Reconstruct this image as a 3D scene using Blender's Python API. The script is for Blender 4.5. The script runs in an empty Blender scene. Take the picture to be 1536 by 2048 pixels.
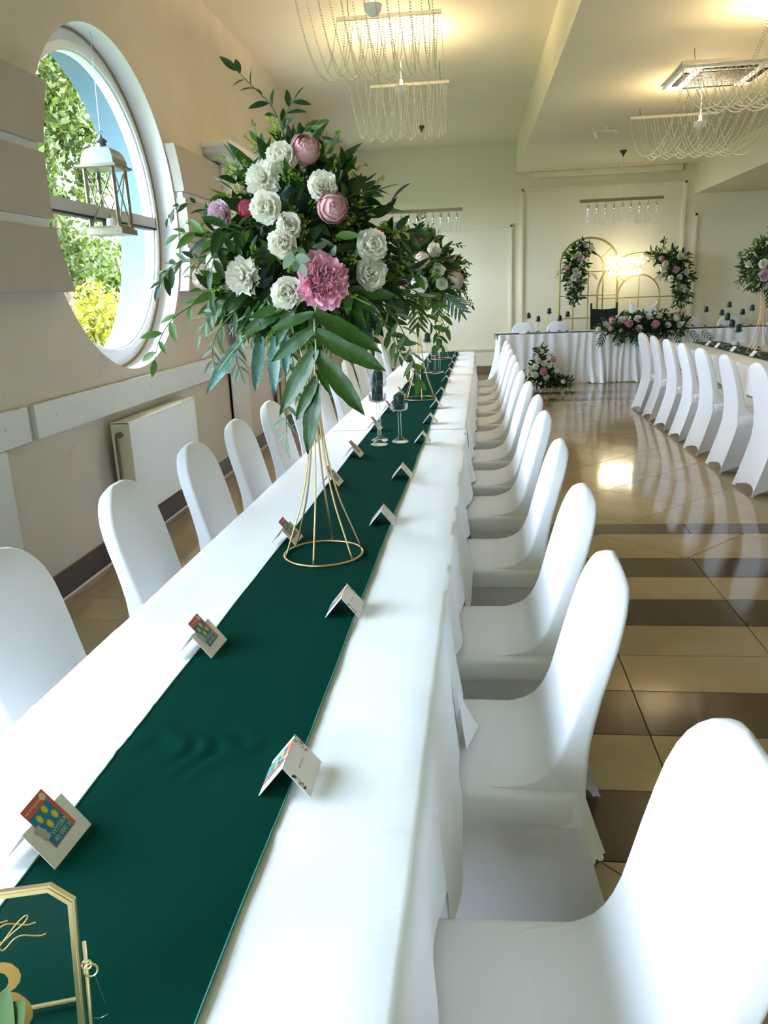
import bpy, math, random
import numpy as np
from mathutils import Vector, Matrix, Euler

random.seed(7)
rng = np.random.default_rng(7)
SC = bpy.context.scene
COL = SC.collection
PI = math.pi

# ------------------------------------------------------------------ camera
CAM_POS = Vector((0.0, 0.0, 1.54))
YAW, PITCH, ROLL = math.radians(6.839), math.radians(15.728), math.radians(2.267)
FPX = 1560.0
fwd = Vector((-math.sin(YAW) * math.cos(PITCH), math.cos(YAW) * math.cos(PITCH), -math.sin(PITCH)))
r0 = Vector((math.cos(YAW), math.sin(YAW), 0))
d0 = fwd.cross(r0)
cr = r0 * math.cos(ROLL) + d0 * math.sin(ROLL)
cd = d0 * math.cos(ROLL) - r0 * math.sin(ROLL)
cam_data = bpy.data.cameras.new('camera')
cam = bpy.data.objects.new('camera', cam_data)
COL.objects.link(cam)
m = Matrix.Identity(4)
for i in range(3):
    m[i][0], m[i][1], m[i][2], m[i][3] = cr[i], -cd[i], -fwd[i], CAM_POS[i]
cam.matrix_world = m
cam_data.sensor_fit = 'VERTICAL'
cam_data.sensor_height = 36.0
cam_data.lens = FPX / 2048.0 * 36.0
cam_data.clip_start = 0.02
cam_data.clip_end = 300
SC.camera = cam

# ------------------------------------------------------------------ world, sun, exposure
SC.view_settings.view_transform = 'Standard'
SC.view_settings.look = 'None'
SC.view_settings.gamma = 1.0
SC.view_settings.use_curve_mapping = False
SC.view_settings.exposure = 1.0
world = bpy.data.worlds.new('daylight')
SC.world = world
world.use_nodes = True
bg = world.node_tree.nodes['Background']
bg.inputs[0].default_value = (0.645, 0.79, 1.0, 1)
bg.inputs[1].default_value = 13.0
sun_d = bpy.data.lights.new('sun', 'SUN')
sun_d.energy = 5.0
sun_d.angle = math.radians(1.5)
sun_d.color = (1.0, 0.95, 0.82)
sun = bpy.data.objects.new('sun', sun_d)
COL.objects.link(sun)
sun.rotation_euler = Vector((-0.62, 0.30, -0.72)).to_track_quat('-Z', 'Y').to_euler()
sun.location = (20, -10, 30)

XL, XR, YB, YF = -2.22, 7.4, 14.75, -4.5          # room walls
ZC1, ZC2, ZC3 = 3.92, 3.42, 2.95                  # ceiling levels, stepping down to the right
XB1, XB2 = 0.76, 3.76
WIN_Y = (1.08, 5.08, 9.08, 13.08)
DY0, DY1, DZ1 = -4.3, -0.6, 2.75                  # unseen glazed door behind the camera, added to brighten the room
WZ, WR = 2.12, 1.005

def portal(name, loc, rot, sx, sy, shape='ELLIPSE'):
    l = bpy.data.lights.new(name, 'AREA')
    l.shape = shape
    l.size, l.size_y = sx, sy
    l.cycles.is_portal = True
    o = bpy.data.objects.new(name, l)
    COL.objects.link(o)
    o.location = loc
    o.rotation_euler = rot
for y in WIN_Y:
    portal('window_daylight', (XL - 0.50, y, WZ), (0, -PI / 2, 0), 2.1, 2.1, 'RECTANGLE')
portal('added_door_daylight', (XL - 0.50, (DY0 + DY1)/2, DZ1/2), (0, -PI / 2, 0), DZ1, DY1 - DY0, 'RECTANGLE')

# ------------------------------------------------------------------ materials
MATS = {}
def mat(name, color, rough=0.5, metal=0.0, spec=0.5, bump=0.0, bscale=80.0, var=0.0, vscale=3.0, sheen=0.0,
        coat=0.0, rand=0.0, trans=0.0, emit=None, estr=0.0, subsurf=0.0):
    if name in MATS:
        return MATS[name]
    mt = bpy.data.materials.new(name)
    mt.use_nodes = True
    nt = mt.node_tree
    b = nt.nodes['Principled BSDF']
    b.inputs['Base Color'].default_value = (*color, 1)
    b.inputs['Roughness'].default_value = rough
    b.inputs['Metallic'].default_value = metal
    b.inputs['Specular IOR Level'].default_value = spec
    if sheen: b.inputs['Sheen Weight'].default_value = sheen
    if coat:
        b.inputs['Coat Weight'].default_value = coat
        b.inputs['Coat Roughness'].default_value = 0.03
    if trans: b.inputs['Transmission Weight'].default_value = trans
    if emit:
        b.inputs['Emission Color'].default_value = (*emit, 1)
        b.inputs['Emission Strength'].default_value = estr
    tc = nt.nodes.new('ShaderNodeTexCoord')
    if var or rand:
        hsv = nt.nodes.new('ShaderNodeHueSaturation')
        hsv.inputs['Color'].default_value = (*color, 1)
        nt.links.new(hsv.outputs[0], b.inputs['Base Color'])
        if var:
            n = nt.nodes.new('ShaderNodeTexNoise')
            n.inputs['Scale'].default_value = vscale
            n.inputs['Detail'].default_value = 4
            nt.links.new(tc.outputs['Object'], n.inputs['Vector'])
            mr = nt.nodes.new('ShaderNodeMapRange')
            mr.inputs['From Min'].default_value = 0.3
            mr.inputs['From Max'].default_value = 0.7
            mr.inputs['To Min'].default_value = 1 - var
            mr.inputs['To Max'].default_value = 1 + var
            nt.links.new(n.outputs['Fac'], mr.inputs['Value'])
            src = mr.outputs[0]
        if rand:
            oi = nt.nodes.new('ShaderNodeObjectInfo')
            mr2 = nt.nodes.new('ShaderNodeMapRange')
            mr2.inputs['To Min'].default_value = 1 - rand
            mr2.inputs['To Max'].default_value = 1 + rand
            nt.links.new(oi.outputs['Random'], mr2.inputs['Value'])
            if var:
                mu = nt.nodes.new('ShaderNodeMath'); mu.operation = 'MULTIPLY'
                nt.links.new(src, mu.inputs[0]); nt.links.new(mr2.outputs[0], mu.inputs[1])
                src = mu.outputs[0]
            else:
                src = mr2.outputs[0]
        nt.links.new(src, hsv.inputs['Value'])
    if bump:
        n = nt.nodes.new('ShaderNodeTexNoise')
        n.inputs['Scale'].default_value = bscale
        n.inputs['Detail'].default_value = 3
        nt.links.new(tc.outputs['Object'], n.inputs['Vector'])
        bp = nt.nodes.new('ShaderNodeBump')
        bp.inputs['Strength'].default_value = bump
        bp.inputs['Distance'].default_value = 0.01
        nt.links.new(n.outputs['Fac'], bp.inputs['Height'])
        nt.links.new(bp.outputs[0], b.inputs['Normal'])
    MATS[name] = mt
    return mt

def glass_mat(name, tint=(1, 1, 1), fac=0.12, rough=0.02):
    mt = bpy.data.materials.new(name)
    mt.use_nodes = True
    nt = mt.node_tree
    nt.nodes.remove(nt.nodes['Principled BSDF'])
    out = nt.nodes['Material Output']
    tr = nt.nodes.new('ShaderNodeBsdfTransparent'); tr.inputs[0].default_value = (*tint, 1)
    gl = nt.nodes.new('ShaderNodeBsdfGlossy'); gl.inputs['Roughness'].default_value = rough; gl.inputs['Color'].default_value = (1, 1, 1, 1)
    lw = nt.nodes.new('ShaderNodeLayerWeight'); lw.inputs[0].default_value = fac
    mx = nt.nodes.new('ShaderNodeMixShader')
    nt.links.new(lw.outputs['Fresnel'], mx.inputs[0])
    nt.links.new(tr.outputs[0], mx.inputs[1]); nt.links.new(gl.outputs[0], mx.inputs[2])
    nt.links.new(mx.outputs[0], out.inputs[0])
    MATS[name] = mt
    return mt

def leaf_mat(name, color, rough=0.42, rand=0.25, transl=0.25):
    mt = bpy.data.materials.new(name)
    mt.use_nodes = True
    nt = mt.node_tree
    b = nt.nodes['Principled BSDF']
    b.inputs['Roughness'].default_value = rough
    tc = nt.nodes.new('ShaderNodeTexCoord')
    n = nt.nodes.new('ShaderNodeTexNoise'); n.inputs['Scale'].default_value = 22
    nt.links.new(tc.outputs['Object'], n.inputs['Vector'])
    hsv = nt.nodes.new('ShaderNodeHueSaturation'); hsv.inputs['Color'].default_value = (*color, 1)
    mr = nt.nodes.new('ShaderNodeMapRange')
    mr.inputs['From Min'].default_value = 0.3; mr.inputs['From Max'].default_value = 0.7
    mr.inputs['To Min'].default_value = 1 - rand; mr.inputs['To Max'].default_value = 1 + rand * 1.4
    nt.links.new(n.outputs['Fac'], mr.inputs['Value']); nt.links.new(mr.outputs[0], hsv.inputs['Value'])
    nt.links.new(hsv.outputs[0], b.inputs['Base Color'])
    if transl:
        t = nt.nodes.new('ShaderNodeBsdfTranslucent')
        nt.links.new(hsv.outputs[0], t.inputs[0])
        mx = nt.nodes.new('ShaderNodeMixShader'); mx.inputs[0].default_value = transl
        nt.links.new(b.outputs[0], mx.inputs[1]); nt.links.new(t.outputs[0], mx.inputs[2])
        nt.links.new(mx.outputs[0], nt.nodes['Material Output'].inputs[0])
    MATS[name] = mt
    return mt

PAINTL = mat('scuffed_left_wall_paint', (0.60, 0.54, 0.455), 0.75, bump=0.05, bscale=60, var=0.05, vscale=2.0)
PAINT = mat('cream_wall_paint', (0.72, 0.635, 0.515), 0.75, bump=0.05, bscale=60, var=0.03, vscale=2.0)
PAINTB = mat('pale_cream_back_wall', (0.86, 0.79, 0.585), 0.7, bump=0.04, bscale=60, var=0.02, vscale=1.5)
CEIL = mat('cream_ceiling_paint', (0.86, 0.77, 0.57), 0.8, bump=0.03, bscale=50, var=0.03, vscale=0.8)
CLAD = mat('taupe_cladding_paint', (0.42, 0.375, 0.31), 0.7, bump=0.06, bscale=70, var=0.06, vscale=3)
WHITEP = mat('white_paint', (0.82, 0.82, 0.80), 0.5)
BOARD = mat('grey_white_laminate', (0.66, 0.67, 0.64), 0.35, var=0.03, vscale=4)
BASEB = mat('dark_brown_skirting_tile', (0.075, 0.05, 0.05), 0.35)
CLOTH = mat('white_tablecloth', (0.87, 0.885, 0.89), 0.85, spec=0.2, bump=0.05, bscale=120)
SPANDEX = mat('white_spandex', (0.80, 0.80, 0.81), 0.75, spec=0.2)
RUNNER = mat('emerald_satin_runner', (0.0010, 0.034, 0.023), 0.9, bump=0.05, bscale=300, spec=0.03)
RUNEDGE = mat('emerald_overlock_thread', (0.03, 0.17, 0.12), 0.8)
GOLD = mat('brushed_gold_metal', (0.62, 0.43, 0.20), 0.33, metal=1.0)
BRASS = mat('polished_brass', (0.98, 0.80, 0.44), 0.3, metal=1.0)
GOLDPAINT = mat('gold_arch_paint', (0.45, 0.34, 0.10), 0.4, metal=0.6)
CANDLE = mat('emerald_wax', (0.002, 0.030, 0.022), 0.35, spec=0.35)
WICK = mat('wick', (0.75, 0.72, 0.62), 0.9)
CARD = mat('ivory_card', (0.85, 0.83, 0.77), 0.7)
TICKR = mat('ticket_red', (0.62, 0.12, 0.07), 0.35)
TICKB = mat('ticket_blue', (0.0, 0.20, 0.42), 0.3)
TICKY = mat('ticket_yellow', (0.75, 0.65, 0.06), 0.4)
TICKC = mat('ticket_coin_olive', (0.30, 0.32, 0.03), 0.4)
INK = mat('grey_ink', (0.30, 0.25, 0.25), 0.8)
INKP = mat('pink_ink', (0.72, 0.42, 0.42), 0.8)
INKG = mat('green_ink', (0.28, 0.36, 0.24), 0.8)
GOLDINK = mat('gold_lettering', (0.50, 0.31, 0.07), 0.45, metal=0.35)
RADI = mat('radiator_enamel', (0.80, 0.80, 0.76), 0.35)
PIPE = mat('brown_heating_pipe', (0.16, 0.08, 0.05), 0.4)
STEEL = mat('steel', (0.55, 0.54, 0.50), 0.3, metal=1.0)
DARKM = mat('dark_metal', (0.10, 0.095, 0.085), 0.45, metal=0.6)
BEAD = None
CRYST = mat('crystal', (0.95, 0.95, 0.92), 0.05, spec=1.0)
CHROME = mat('chrome', (0.85, 0.85, 0.83), 0.12, metal=1.0)
PVC = mat('white_pvc_frame', (0.80, 0.82, 0.84), 0.35)
SEAL = mat('tan_seal', (0.35, 0.27, 0.16), 0.8)
LANT = mat('champagne_lantern_metal', (0.19, 0.16, 0.10), 0.45, metal=0.3)
BLACK = mat('black_fabric', (0.006, 0.006, 0.007), 0.7)
DGREEN = mat('dark_green_cloth', (0.006, 0.025, 0.02), 0.6)
TULLE = mat('white_voile', (0.86, 0.87, 0.90), 0.8, spec=0.2)
NEON = mat('neon_tube', (1, 0.9, 0.7), 0.4, emit=(1.0, 0.93, 0.72), estr=12.0)
BARK = mat('bark', (0.12, 0.08, 0.05), 0.9)
LAWN = mat('lawn', (0.05, 0.09, 0.015), 0.9, var=0.3, vscale=2)
STEM = mat('green_stem', (0.06, 0.14, 0.03), 0.6)
BEAD = mat('pearl_acrylic_bead', (0.74, 0.70, 0.58), 0.25, spec=0.6)
GLASS = glass_mat('clear_glass', (0.985, 0.99, 0.99), 0.2, 0.35)
PANE = glass_mat('window_glass', (0.97, 0.99, 0.98), 0.06)
LD = leaf_mat('dark_ruscus_leaf', (0.014, 0.048, 0.006), 0.45)
LM = leaf_mat('mid_green_leaf', (0.06, 0.15, 0.014), 0.5)
LG = leaf_mat('grey_green_leaf', (0.17, 0.26, 0.16), 0.55)
LB = leaf_mat('bright_filler', (0.27, 0.40, 0.04), 0.5)
LF = leaf_mat('glossy_fern_leaf', (0.017, 0.066, 0.004), 0.40, transl=0.12)
LFG = leaf_mat('blue_green_fern_leaf', (0.07, 0.17, 0.13), 0.4, transl=0.12)
TREEL = leaf_mat('tree_leaf', (0.060, 0.082, 0.008), 0.5, transl=0.45)
TREEY = leaf_mat('yellow_shrub_leaf', (0.18, 0.165, 0.008), 0.5, transl=0.4)
PINK = leaf_mat('pink_petal', (0.92, 0.50, 0.61), 0.55, 0.12, 0.3)
PINKL = leaf_mat('light_pink_petal', (0.86, 0.66, 0.74), 0.55, 0.08, 0.3)
PINKB = leaf_mat('rose_pink_bud', (0.76, 0.44, 0.44), 0.45, 0.12, 0.25)
PINKD = leaf_mat('dark_pink_bud', (0.40, 0.06, 0.10), 0.45, 0.2, 0.2)
BLUSH = leaf_mat('blush_petal', (0.88, 0.76, 0.68), 0.55, 0.08, 0.3)
WHITE = leaf_mat('ivory_petal', (0.95, 0.93, 0.82), 0.6, 0.02, 0.45)
REDB = leaf_mat('red_bud', (0.45, 0.04, 0.03), 0.45, 0.2, 0.2)

# scuffs and dents on the left wall: small stretched marks mixed into its paint
nt = PAINTL.node_tree
b_ = nt.nodes['Principled BSDF']
src = b_.inputs['Base Color'].links[0].from_socket
tc_ = nt.nodes.new('ShaderNodeTexCoord')
mp_ = nt.nodes.new('ShaderNodeMapping'); mp_.inputs['Scale'].default_value = (1, 2.2, 5.0)
nz_ = nt.nodes.new('ShaderNodeTexNoise'); nz_.inputs['Scale'].default_value = 1.6; nz_.inputs['Detail'].default_value = 7; nz_.inputs['Roughness'].default_value = 0.72
nt.links.new(tc_.outputs['Object'], mp_.inputs['Vector']); nt.links.new(mp_.outputs[0], nz_.inputs['Vector'])
rp_ = nt.nodes.new('ShaderNodeMapRange'); rp_.inputs['From Min'].default_value = 0.62; rp_.inputs['From Max'].default_value = 0.74; rp_.inputs['To Max'].default_value = 0.45
nt.links.new(nz_.outputs['Fac'], rp_.inputs['Value'])
mx_ = nt.nodes.new('ShaderNodeMix'); mx_.data_type = 'RGBA'
nt.links.new(rp_.outputs[0], mx_.inputs[0]); nt.links.new(src, mx_.inputs[6]); mx_.inputs[7].default_value = (0.27, 0.22, 0.16, 1)
nt.links.new(mx_.outputs[2], b_.inputs['Base Color'])
# floor tiles: polished, slightly varied from tile to tile
def tile_mat(name, color, rand):
    mt = mat(name, color, 0.10, spec=0.5, var=0.07, vscale=5, rand=rand)
    nt = mt.node_tree
    b = nt.nodes['Principled BSDF']
    n = nt.nodes.new('ShaderNodeTexNoise'); n.inputs['Scale'].default_value = 2.5
    tc = nt.nodes.new('ShaderNodeTexCoord')
    nt.links.new(tc.outputs['Object'], n.inputs['Vector'])
    mr = nt.nodes.new('ShaderNodeMapRange')
    mr.inputs['To Min'].default_value = 0.04; mr.inputs['To Max'].default_value = 0.14
    nt.links.new(n.outputs['Fac'], mr.inputs['Value'])
    nt.links.new(mr.outputs[0], b.inputs['Roughness'])
    return mt
TBEIGE = tile_mat('beige_polished_tile', (0.39, 0.295, 0.175), 0.05)
TBROWN = tile_mat('brown_polished_tile', (0.085, 0.052, 0.035), 0.10)
GROUT = mat('dark_grout', (0.055, 0.035, 0.022), 0.8)

# ------------------------------------------------------------------ mesh helpers
class MB:
    def __init__(s):
        s.v, s.f, s.mi, s.n = [], [], [], 0
    def add(s, verts, faces, M=None, mi=0):
        verts = np.asarray(verts, float).reshape(-1, 3)
        if M is not None:
            A = np.array(M)
            verts = verts @ A[:3, :3].T + A[:3, 3]
        s.v.append(verts)
        k = s.n
        s.f += [tuple(i + k for i in f) for f in faces]
        s.mi += [mi] * len(faces)
        s.n += len(verts)
        return s
    def box(s, x0, x1, y0, y1, z0, z1, M=None, mi=0):
        v = [(x0,y0,z0),(x1,y0,z0),(x1,y1,z0),(x0,y1,z0),(x0,y0,z1),(x1,y0,z1),(x1,y1,z1),(x0,y1,z1)]
        f = [(3,2,1,0),(4,5,6,7),(0,1,5,4),(1,2,6,5),(2,3,7,6),(3,0,4,7)]
        return s.add(v, f, M, mi)
    def bbox(s, x0, x1, y0, y1, z0, z1, b=0.004, M=None, mi=0):
        # box with chamfered edges (three stacked rings)
        rings = []
        for z, i in ((z0, b), (z0 + b, 0), (z1 - b, 0), (z1, b)):
            rings.append([(x0+i+(b if not i else 0)*0, y0+i, z), (x1-i, y0+i, z), (x1-i, y1-i, z), (x0+i, y1-i, z)])
        return s.loft(rings, M=M, mi=mi)
    def loft(s, rings, closed=True, caps=True, M=None, mi=0):
        n = len(rings[0]); v = [p for r in rings for p in r]; f = []
        for k in range(len(rings) - 1):
            for i in range(n if closed else n - 1):
                j = (i + 1) % n
                f.append((k*n+i, k*n+j, (k+1)*n+j, (k+1)*n+i))
        if caps and closed:
            f.append(tuple(range(n - 1, -1, -1)))
            f.append(tuple((len(rings)-1)*n + i for i in range(n)))
        return s.add(v, f, M, mi)
    def tube(s, pts, r, n=8, closed=False, M=None, mi=0, caps=True):
        pts = [Vector(p) for p in pts]
        rr = r if hasattr(r, '__len__') else [r] * len(pts)
        N = len(pts); rings = []
        up = None
        for i, p in enumerate(pts):
            if closed: t = pts[(i+1) % N] - pts[i-1]
            else: t = pts[min(i+1, N-1)] - pts[max(i-1, 0)]
            if t.length < 1e-9: t = Vector((0, 0, 1))
            t.normalize()
            if up is None:
                up = t.cross(Vector((0, 0, 1)))
                if up.length < 0.1: up = t.cross(Vector((1, 0, 0)))
            up = (up - t * up.dot(t)).normalized()
            b = t.cross(up)
            rings.append([p + (up * math.cos(2*PI*k/n) + b * math.sin(2*PI*k/n)) * rr[i] for k in range(n)])
        if closed:
            rings.append(rings[0])
        return s.loft(rings, caps=caps and not closed, M=M, mi=mi)
    def lathe(s, prof, n=16, M=None, mi=0, caps=False):
        rings = [[(r * math.cos(2*PI*k/n), r * math.sin(2*PI*k/n), z) for k in range(n)] for r, z in prof]
        return s.loft(rings, caps=caps, M=M, mi=mi)
    def poly(s, outline, h0, h1, axis='z', M=None, mi=0):
        # extrude a polygon outline given as (a,b) pairs between h0 and h1 along an axis
        def P(a, b, h):
            return (a, b, h) if axis == 'z' else ((h, a, b) if axis == 'x' else (a, h, b))
        n = len(outline)
        v = [P(a, b, h0) for a, b in outline] + [P(a, b, h1) for a, b in outline]
        f = [tuple(range(n - 1, -1, -1)), tuple(range(n, 2*n))]
        for i in range(n):
            j = (i + 1) % n
            f.append((i, j, n + j, n + i))
        return s.add(v, f, M, mi)
    def grid(s, P, M=None, mi=0):
        P = np.asarray(P, float); a, b = P.shape[:2]
        f = [(i*b+j, i*b+j+1, (i+1)*b+j+1, (i+1)*b+j) for i in range(a-1) for j in range(b-1)]
        return s.add(P.reshape(-1, 3), f, M, mi)
    def mesh(s, name, mats, smooth=True, angle=None):
        me = bpy.data.meshes.new(name)
        v = np.concatenate(s.v) if s.v else np.zeros((0, 3))
        me.from_pydata(v.tolist(), [], s.f)
        for mt in (mats if isinstance(mats, (list, tuple)) else [mats]):
            me.materials.append(mt)
        if any(s.mi): me.polygons.foreach_set('material_index', s.mi)
        if smooth:
            me.polygons.foreach_set('use_smooth', [True] * len(me.polygons))
            if angle is not None:
                me.set_sharp_from_angle(angle=math.radians(angle))
        me.update()
        return me
    def build(s, name, mats, parent=None, smooth=True, angle=40, loc=None, rot=None):
        return obj(name, s.mesh(name, mats, smooth, angle), parent, loc, rot)

def obj(name, me, parent=None, loc=None, rot=None, M=None):
    o = bpy.data.objects.new(name, me)
    COL.objects.link(o)
    if parent is not None: o.parent = parent
    if M is not None: o.matrix_local = M
    if loc is not None: o.location = loc
    if rot is not None: o.rotation_euler = rot
    return o
def tag(o, label=None, cat=None, group=None, kind=None):
    if label: o['label'] = label
    if cat: o['category'] = cat
    if group: o['group'] = group
    if kind: o['kind'] = kind
    return o
def thing(name, label, cat, loc=(0, 0, 0), rz=0.0, group=None):
    o = bpy.data.objects.new(name, None)
    COL.objects.link(o)
    o.empty_display_size = 0.1
    o.location = loc; o.rotation_euler = (0, 0, rz)
    return tag(o, label, cat, group)
def structure(o):
    o['kind'] = 'structure'
    return o
def copy_tree(o, parent=None, loc=None, rz=None, label=None, group=None):
    c = o.copy(); COL.objects.link(c); c.parent = parent
    if loc is not None: c.location = loc
    if rz is not None: c.rotation_euler = (0, 0, rz)
    if label: c['label'] = label
    if group: c['group'] = group
    for ch in list(o.children):
        copy_tree(ch, c)
    return c
def circ(n, r=1.0, a0=0.0):
    return [(r * math.cos(a0 + 2*PI*k/n), r * math.sin(a0 + 2*PI*k/n)) for k in range(n)]
def catmull(pts, sub=6):
    P = [np.array(p, float) for p in pts]
    P = [2*P[0]-P[1]] + P + [2*P[-1]-P[-2]]
    out = []
    for i in range(1, len(P) - 2):
        for k in range(sub):
            t = k / sub
            out.append(0.5*((2*P[i]) + (-P[i-1]+P[i+1])*t + (2*P[i-1]-5*P[i]+4*P[i+1]-P[i+2])*t*t + (-P[i-1]+3*P[i]-3*P[i+1]+P[i+2])*t**3))
    out.append(P[-2])
    return out
ORD = ['first', 'second', 'third', 'fourth', 'fifth', 'sixth', 'seventh', 'eighth', 'ninth', 'tenth', 'eleventh', 'twelfth', 'thirteenth', 'fourteenth']

# ------------------------------------------------------------------ floor
floor = structure(MB().box(XL - 0.2, XR + 0.2, YF - 0.2, YB + 0.2, -0.20, -0.003).build('floor', GROUT, smooth=False))
def clip(poly, x0, x1, y0, y1):
    for ax, lim, sg in ((0, x0, 1), (0, x1, -1), (1, y0, 1), (1, y1, -1)):
        out = []
        for i in range(len(poly)):
            a, b = poly[i-1], poly[i]
            ia, ib = sg*(a[ax]-lim) >= 0, sg*(b[ax]-lim) >= 0
            if ia != ib:
                t = (lim - a[ax]) / (b[ax] - a[ax])
                out.append((a[0]+(b[0]-a[0])*t, a[1]+(b[1]-a[1])*t))
            if ib: out.append(b)
        poly = out
        if len(poly) < 3: return []
    return poly
def area(p):
    return abs(sum(p[i-1][0]*p[i][1]-p[i][0]*p[i-1][1] for i in range(len(p)))) / 2
tiles = []
G = 0.0025
def rect_tile(x0, x1, y0, y1, col):
    x0, x1 = max(x0, XL), min(x1, XR)
    if x1 - x0 < 0.03: return
    tiles.append(([(x0+G, y0+G), (x1-G, y0+G), (x1-G, y1-G), (x0+G, y1-G)], col))
def diag_zone(x0, x1, y0, y1, cm, cp, p=0.891):
    h = p / 2 - G*1.4
    a0, a1 = y0 - x1, y1 - x0
    b0, b1 = y0 + x0, y1 + x1
    for i in range(math.floor((a0-cm)/p), math.ceil((a1-cm)/p)):
        for j in range(math.floor((b0-cp)/p), math.ceil((b1-cp)/p)):
            a, b = cm + (i+.5)*p, cp + (j+.5)*p      # a = y-x, b = y+x
            cx, cy = (b-a)/2, (b+a)/2
            q = clip([(cx, cy-h), (cx+h, cy), (cx, cy+h), (cx-h, cy)], x0+G, x1-G, y0+G, y1-G)
            if q and area(q) > 0.0008: tiles.append((q, 0))
XS = -0.62
XF = -2.39
diag_zone(XS, XR, -1.2, 1.867, 1.527, 2.205)
rows = [(1.867, 2.191, 1), (2.191, 2.517, 0), (2.517, 2.835, 1), (2.835, 3.149, 0), (3.149, 3.463, 0), (3.463, 3.782, 1), (3.782, 4.10, 0), (4.10, 4.411, 1)]
for y0, y1, c in rows:
    for k in range(-2, 11): rect_tile(max(0.612 + 0.63*k, XS), 1.242 + 0.63*k, y0, y1, c)
diag_zone(XS, XR, 4.411, 4.876, 3.194, 5.648)
for k in range(-2, 11): rect_tile(max(0.73 + 0.63*k, XS), 1.36 + 0.63*k, 4.876, 5.093, 1)
diag_zone(XS, XR, 5.093, 10.95, 4.088, 6.12)
for k in range(-2, 11): rect_tile(max(0.612 + 0.63*k, XS), 1.242 + 0.63*k, 10.95, 11.25, 1)
for k in range(-2, 11): rect_tile(max(0.612 + 0.63*k, XS), 1.242 + 0.63*k, 11.25, 11.70, 0)
for k in range(-2, 11): rect_tile(max(0.612 + 0.63*k, XS), 1.242 + 0.63*k, 11.70, 11.98, 1)
for r in range(5):
    for k in range(-2, 11): rect_tile(max(0.612 + 0.63*k, XS), 1.242 + 0.63*k, 11.98+0.56*r, min(11.98+0.56*(r+1), YB), 0)
yy = [-1.0, -0.4, 0.2, 0.8, 1.4, 2.191, 2.835, 3.463, 3.764] + [3.764 + 0.63*k for k in range(1, 18)]
for a, b in zip(yy, yy[1:]):
    rect_tile(XL, -2.153, a, min(b, YB), 0)
    for k in range(3):
        x1 = XS - 0.511*k
        rect_tile(x1 - 0.511, x1, a, min(b, YB), 0)
def seen(p):
    c = Vector((sum(q[0] for q in p)/len(p), sum(q[1] for q in p)/len(p), 0)) - CAM_POS
    d = c.dot(fwd)
    if d < 0.5: return 0
    u, v = c.dot(cr)/d*FPX, c.dot(cd)/d*FPX
    if abs(u) > 900 or v > 1200: return 0
    hide = 0.02 if -0.95 < c.x < -0.05 + 0.0 and c.y < 10.5 else 1
    return area(p) / d**3 * hide
tiles.sort(key=lambda t: -seen(t[0]))
def tile_geo(b, p, mi=0):
    b.poly(p, -0.006, 0.0, mi=mi)
shared = {}
for p, c in tiles[:300]:
    cx, cy = sum(q[0] for q in p)/len(p), sum(q[1] for q in p)/len(p)
    loc = [(round(q[0]-cx, 4), round(q[1]-cy, 4)) for q in p]
    key = (c, tuple(loc))
    if key not in shared:
        b = MB(); tile_geo(b, loc)
        shared[key] = b.mesh('tile', TBROWN if c else TBEIGE, smooth=False)
    obj('tile', shared[key], floor, loc=(cx, cy, 0))
for c, mt in ((0, TBEIGE), (1, TBROWN)):
    b = MB()
    for p, cc in tiles[300:]:
        if cc == c: tile_geo(b, p)
    if b.n: tag(b.build('tile_field', mt, floor, smooth=False), kind='stuff')

# ------------------------------------------------------------------ ceiling and walls
b = MB()
outl = [(XL - 0.46, ZC1), (XB1, ZC1), (XB1, ZC2), (XB2, ZC2), (XB2, ZC3), (XR + 0.2, ZC3), (XR + 0.2, 4.3), (XL - 0.46, 4.3)]
b.poly(outl, YF - 0.2, YB + 0.2, axis='y')
structure(b.build('ceiling', CEIL, smooth=False))

# left wall with round window openings: front face, outer face and deep reveals
b = MB()
XO = XL - 0.46
NS = 72
edges = [DY1] + [y for w in WIN_Y for y in (w - 1.3, w + 1.3)] + [YB]
for k in range(0, len(edges), 2):
    for x in (XL, XO):
        b.add([(x, edges[k], -0.1), (x, edges[k+1], -0.1), (x, edges[k+1], ZC1), (x, edges[k], ZC1)], [(0, 1, 2, 3)])
for x in (XL, XO):
    for y0, y1, z0, z1 in ((YF, DY0, -.1, ZC1), (DY0, DY1, DZ1, ZC1)):
        b.add([(x, y0, z0), (x, y1, z0), (x, y1, z1), (x, y0, z1)], [(0, 1, 2, 3)])
b.add([(XL, DY0, 0), (XO, DY0, 0), (XO, DY0, DZ1), (XL, DY0, DZ1), (XL, DY1, 0), (XO, DY1, 0), (XO, DY1, DZ1), (XL, DY1, DZ1)], [(0, 1, 2, 3), (4, 5, 6, 7), (2, 3, 7, 6)], mi=1)
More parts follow.
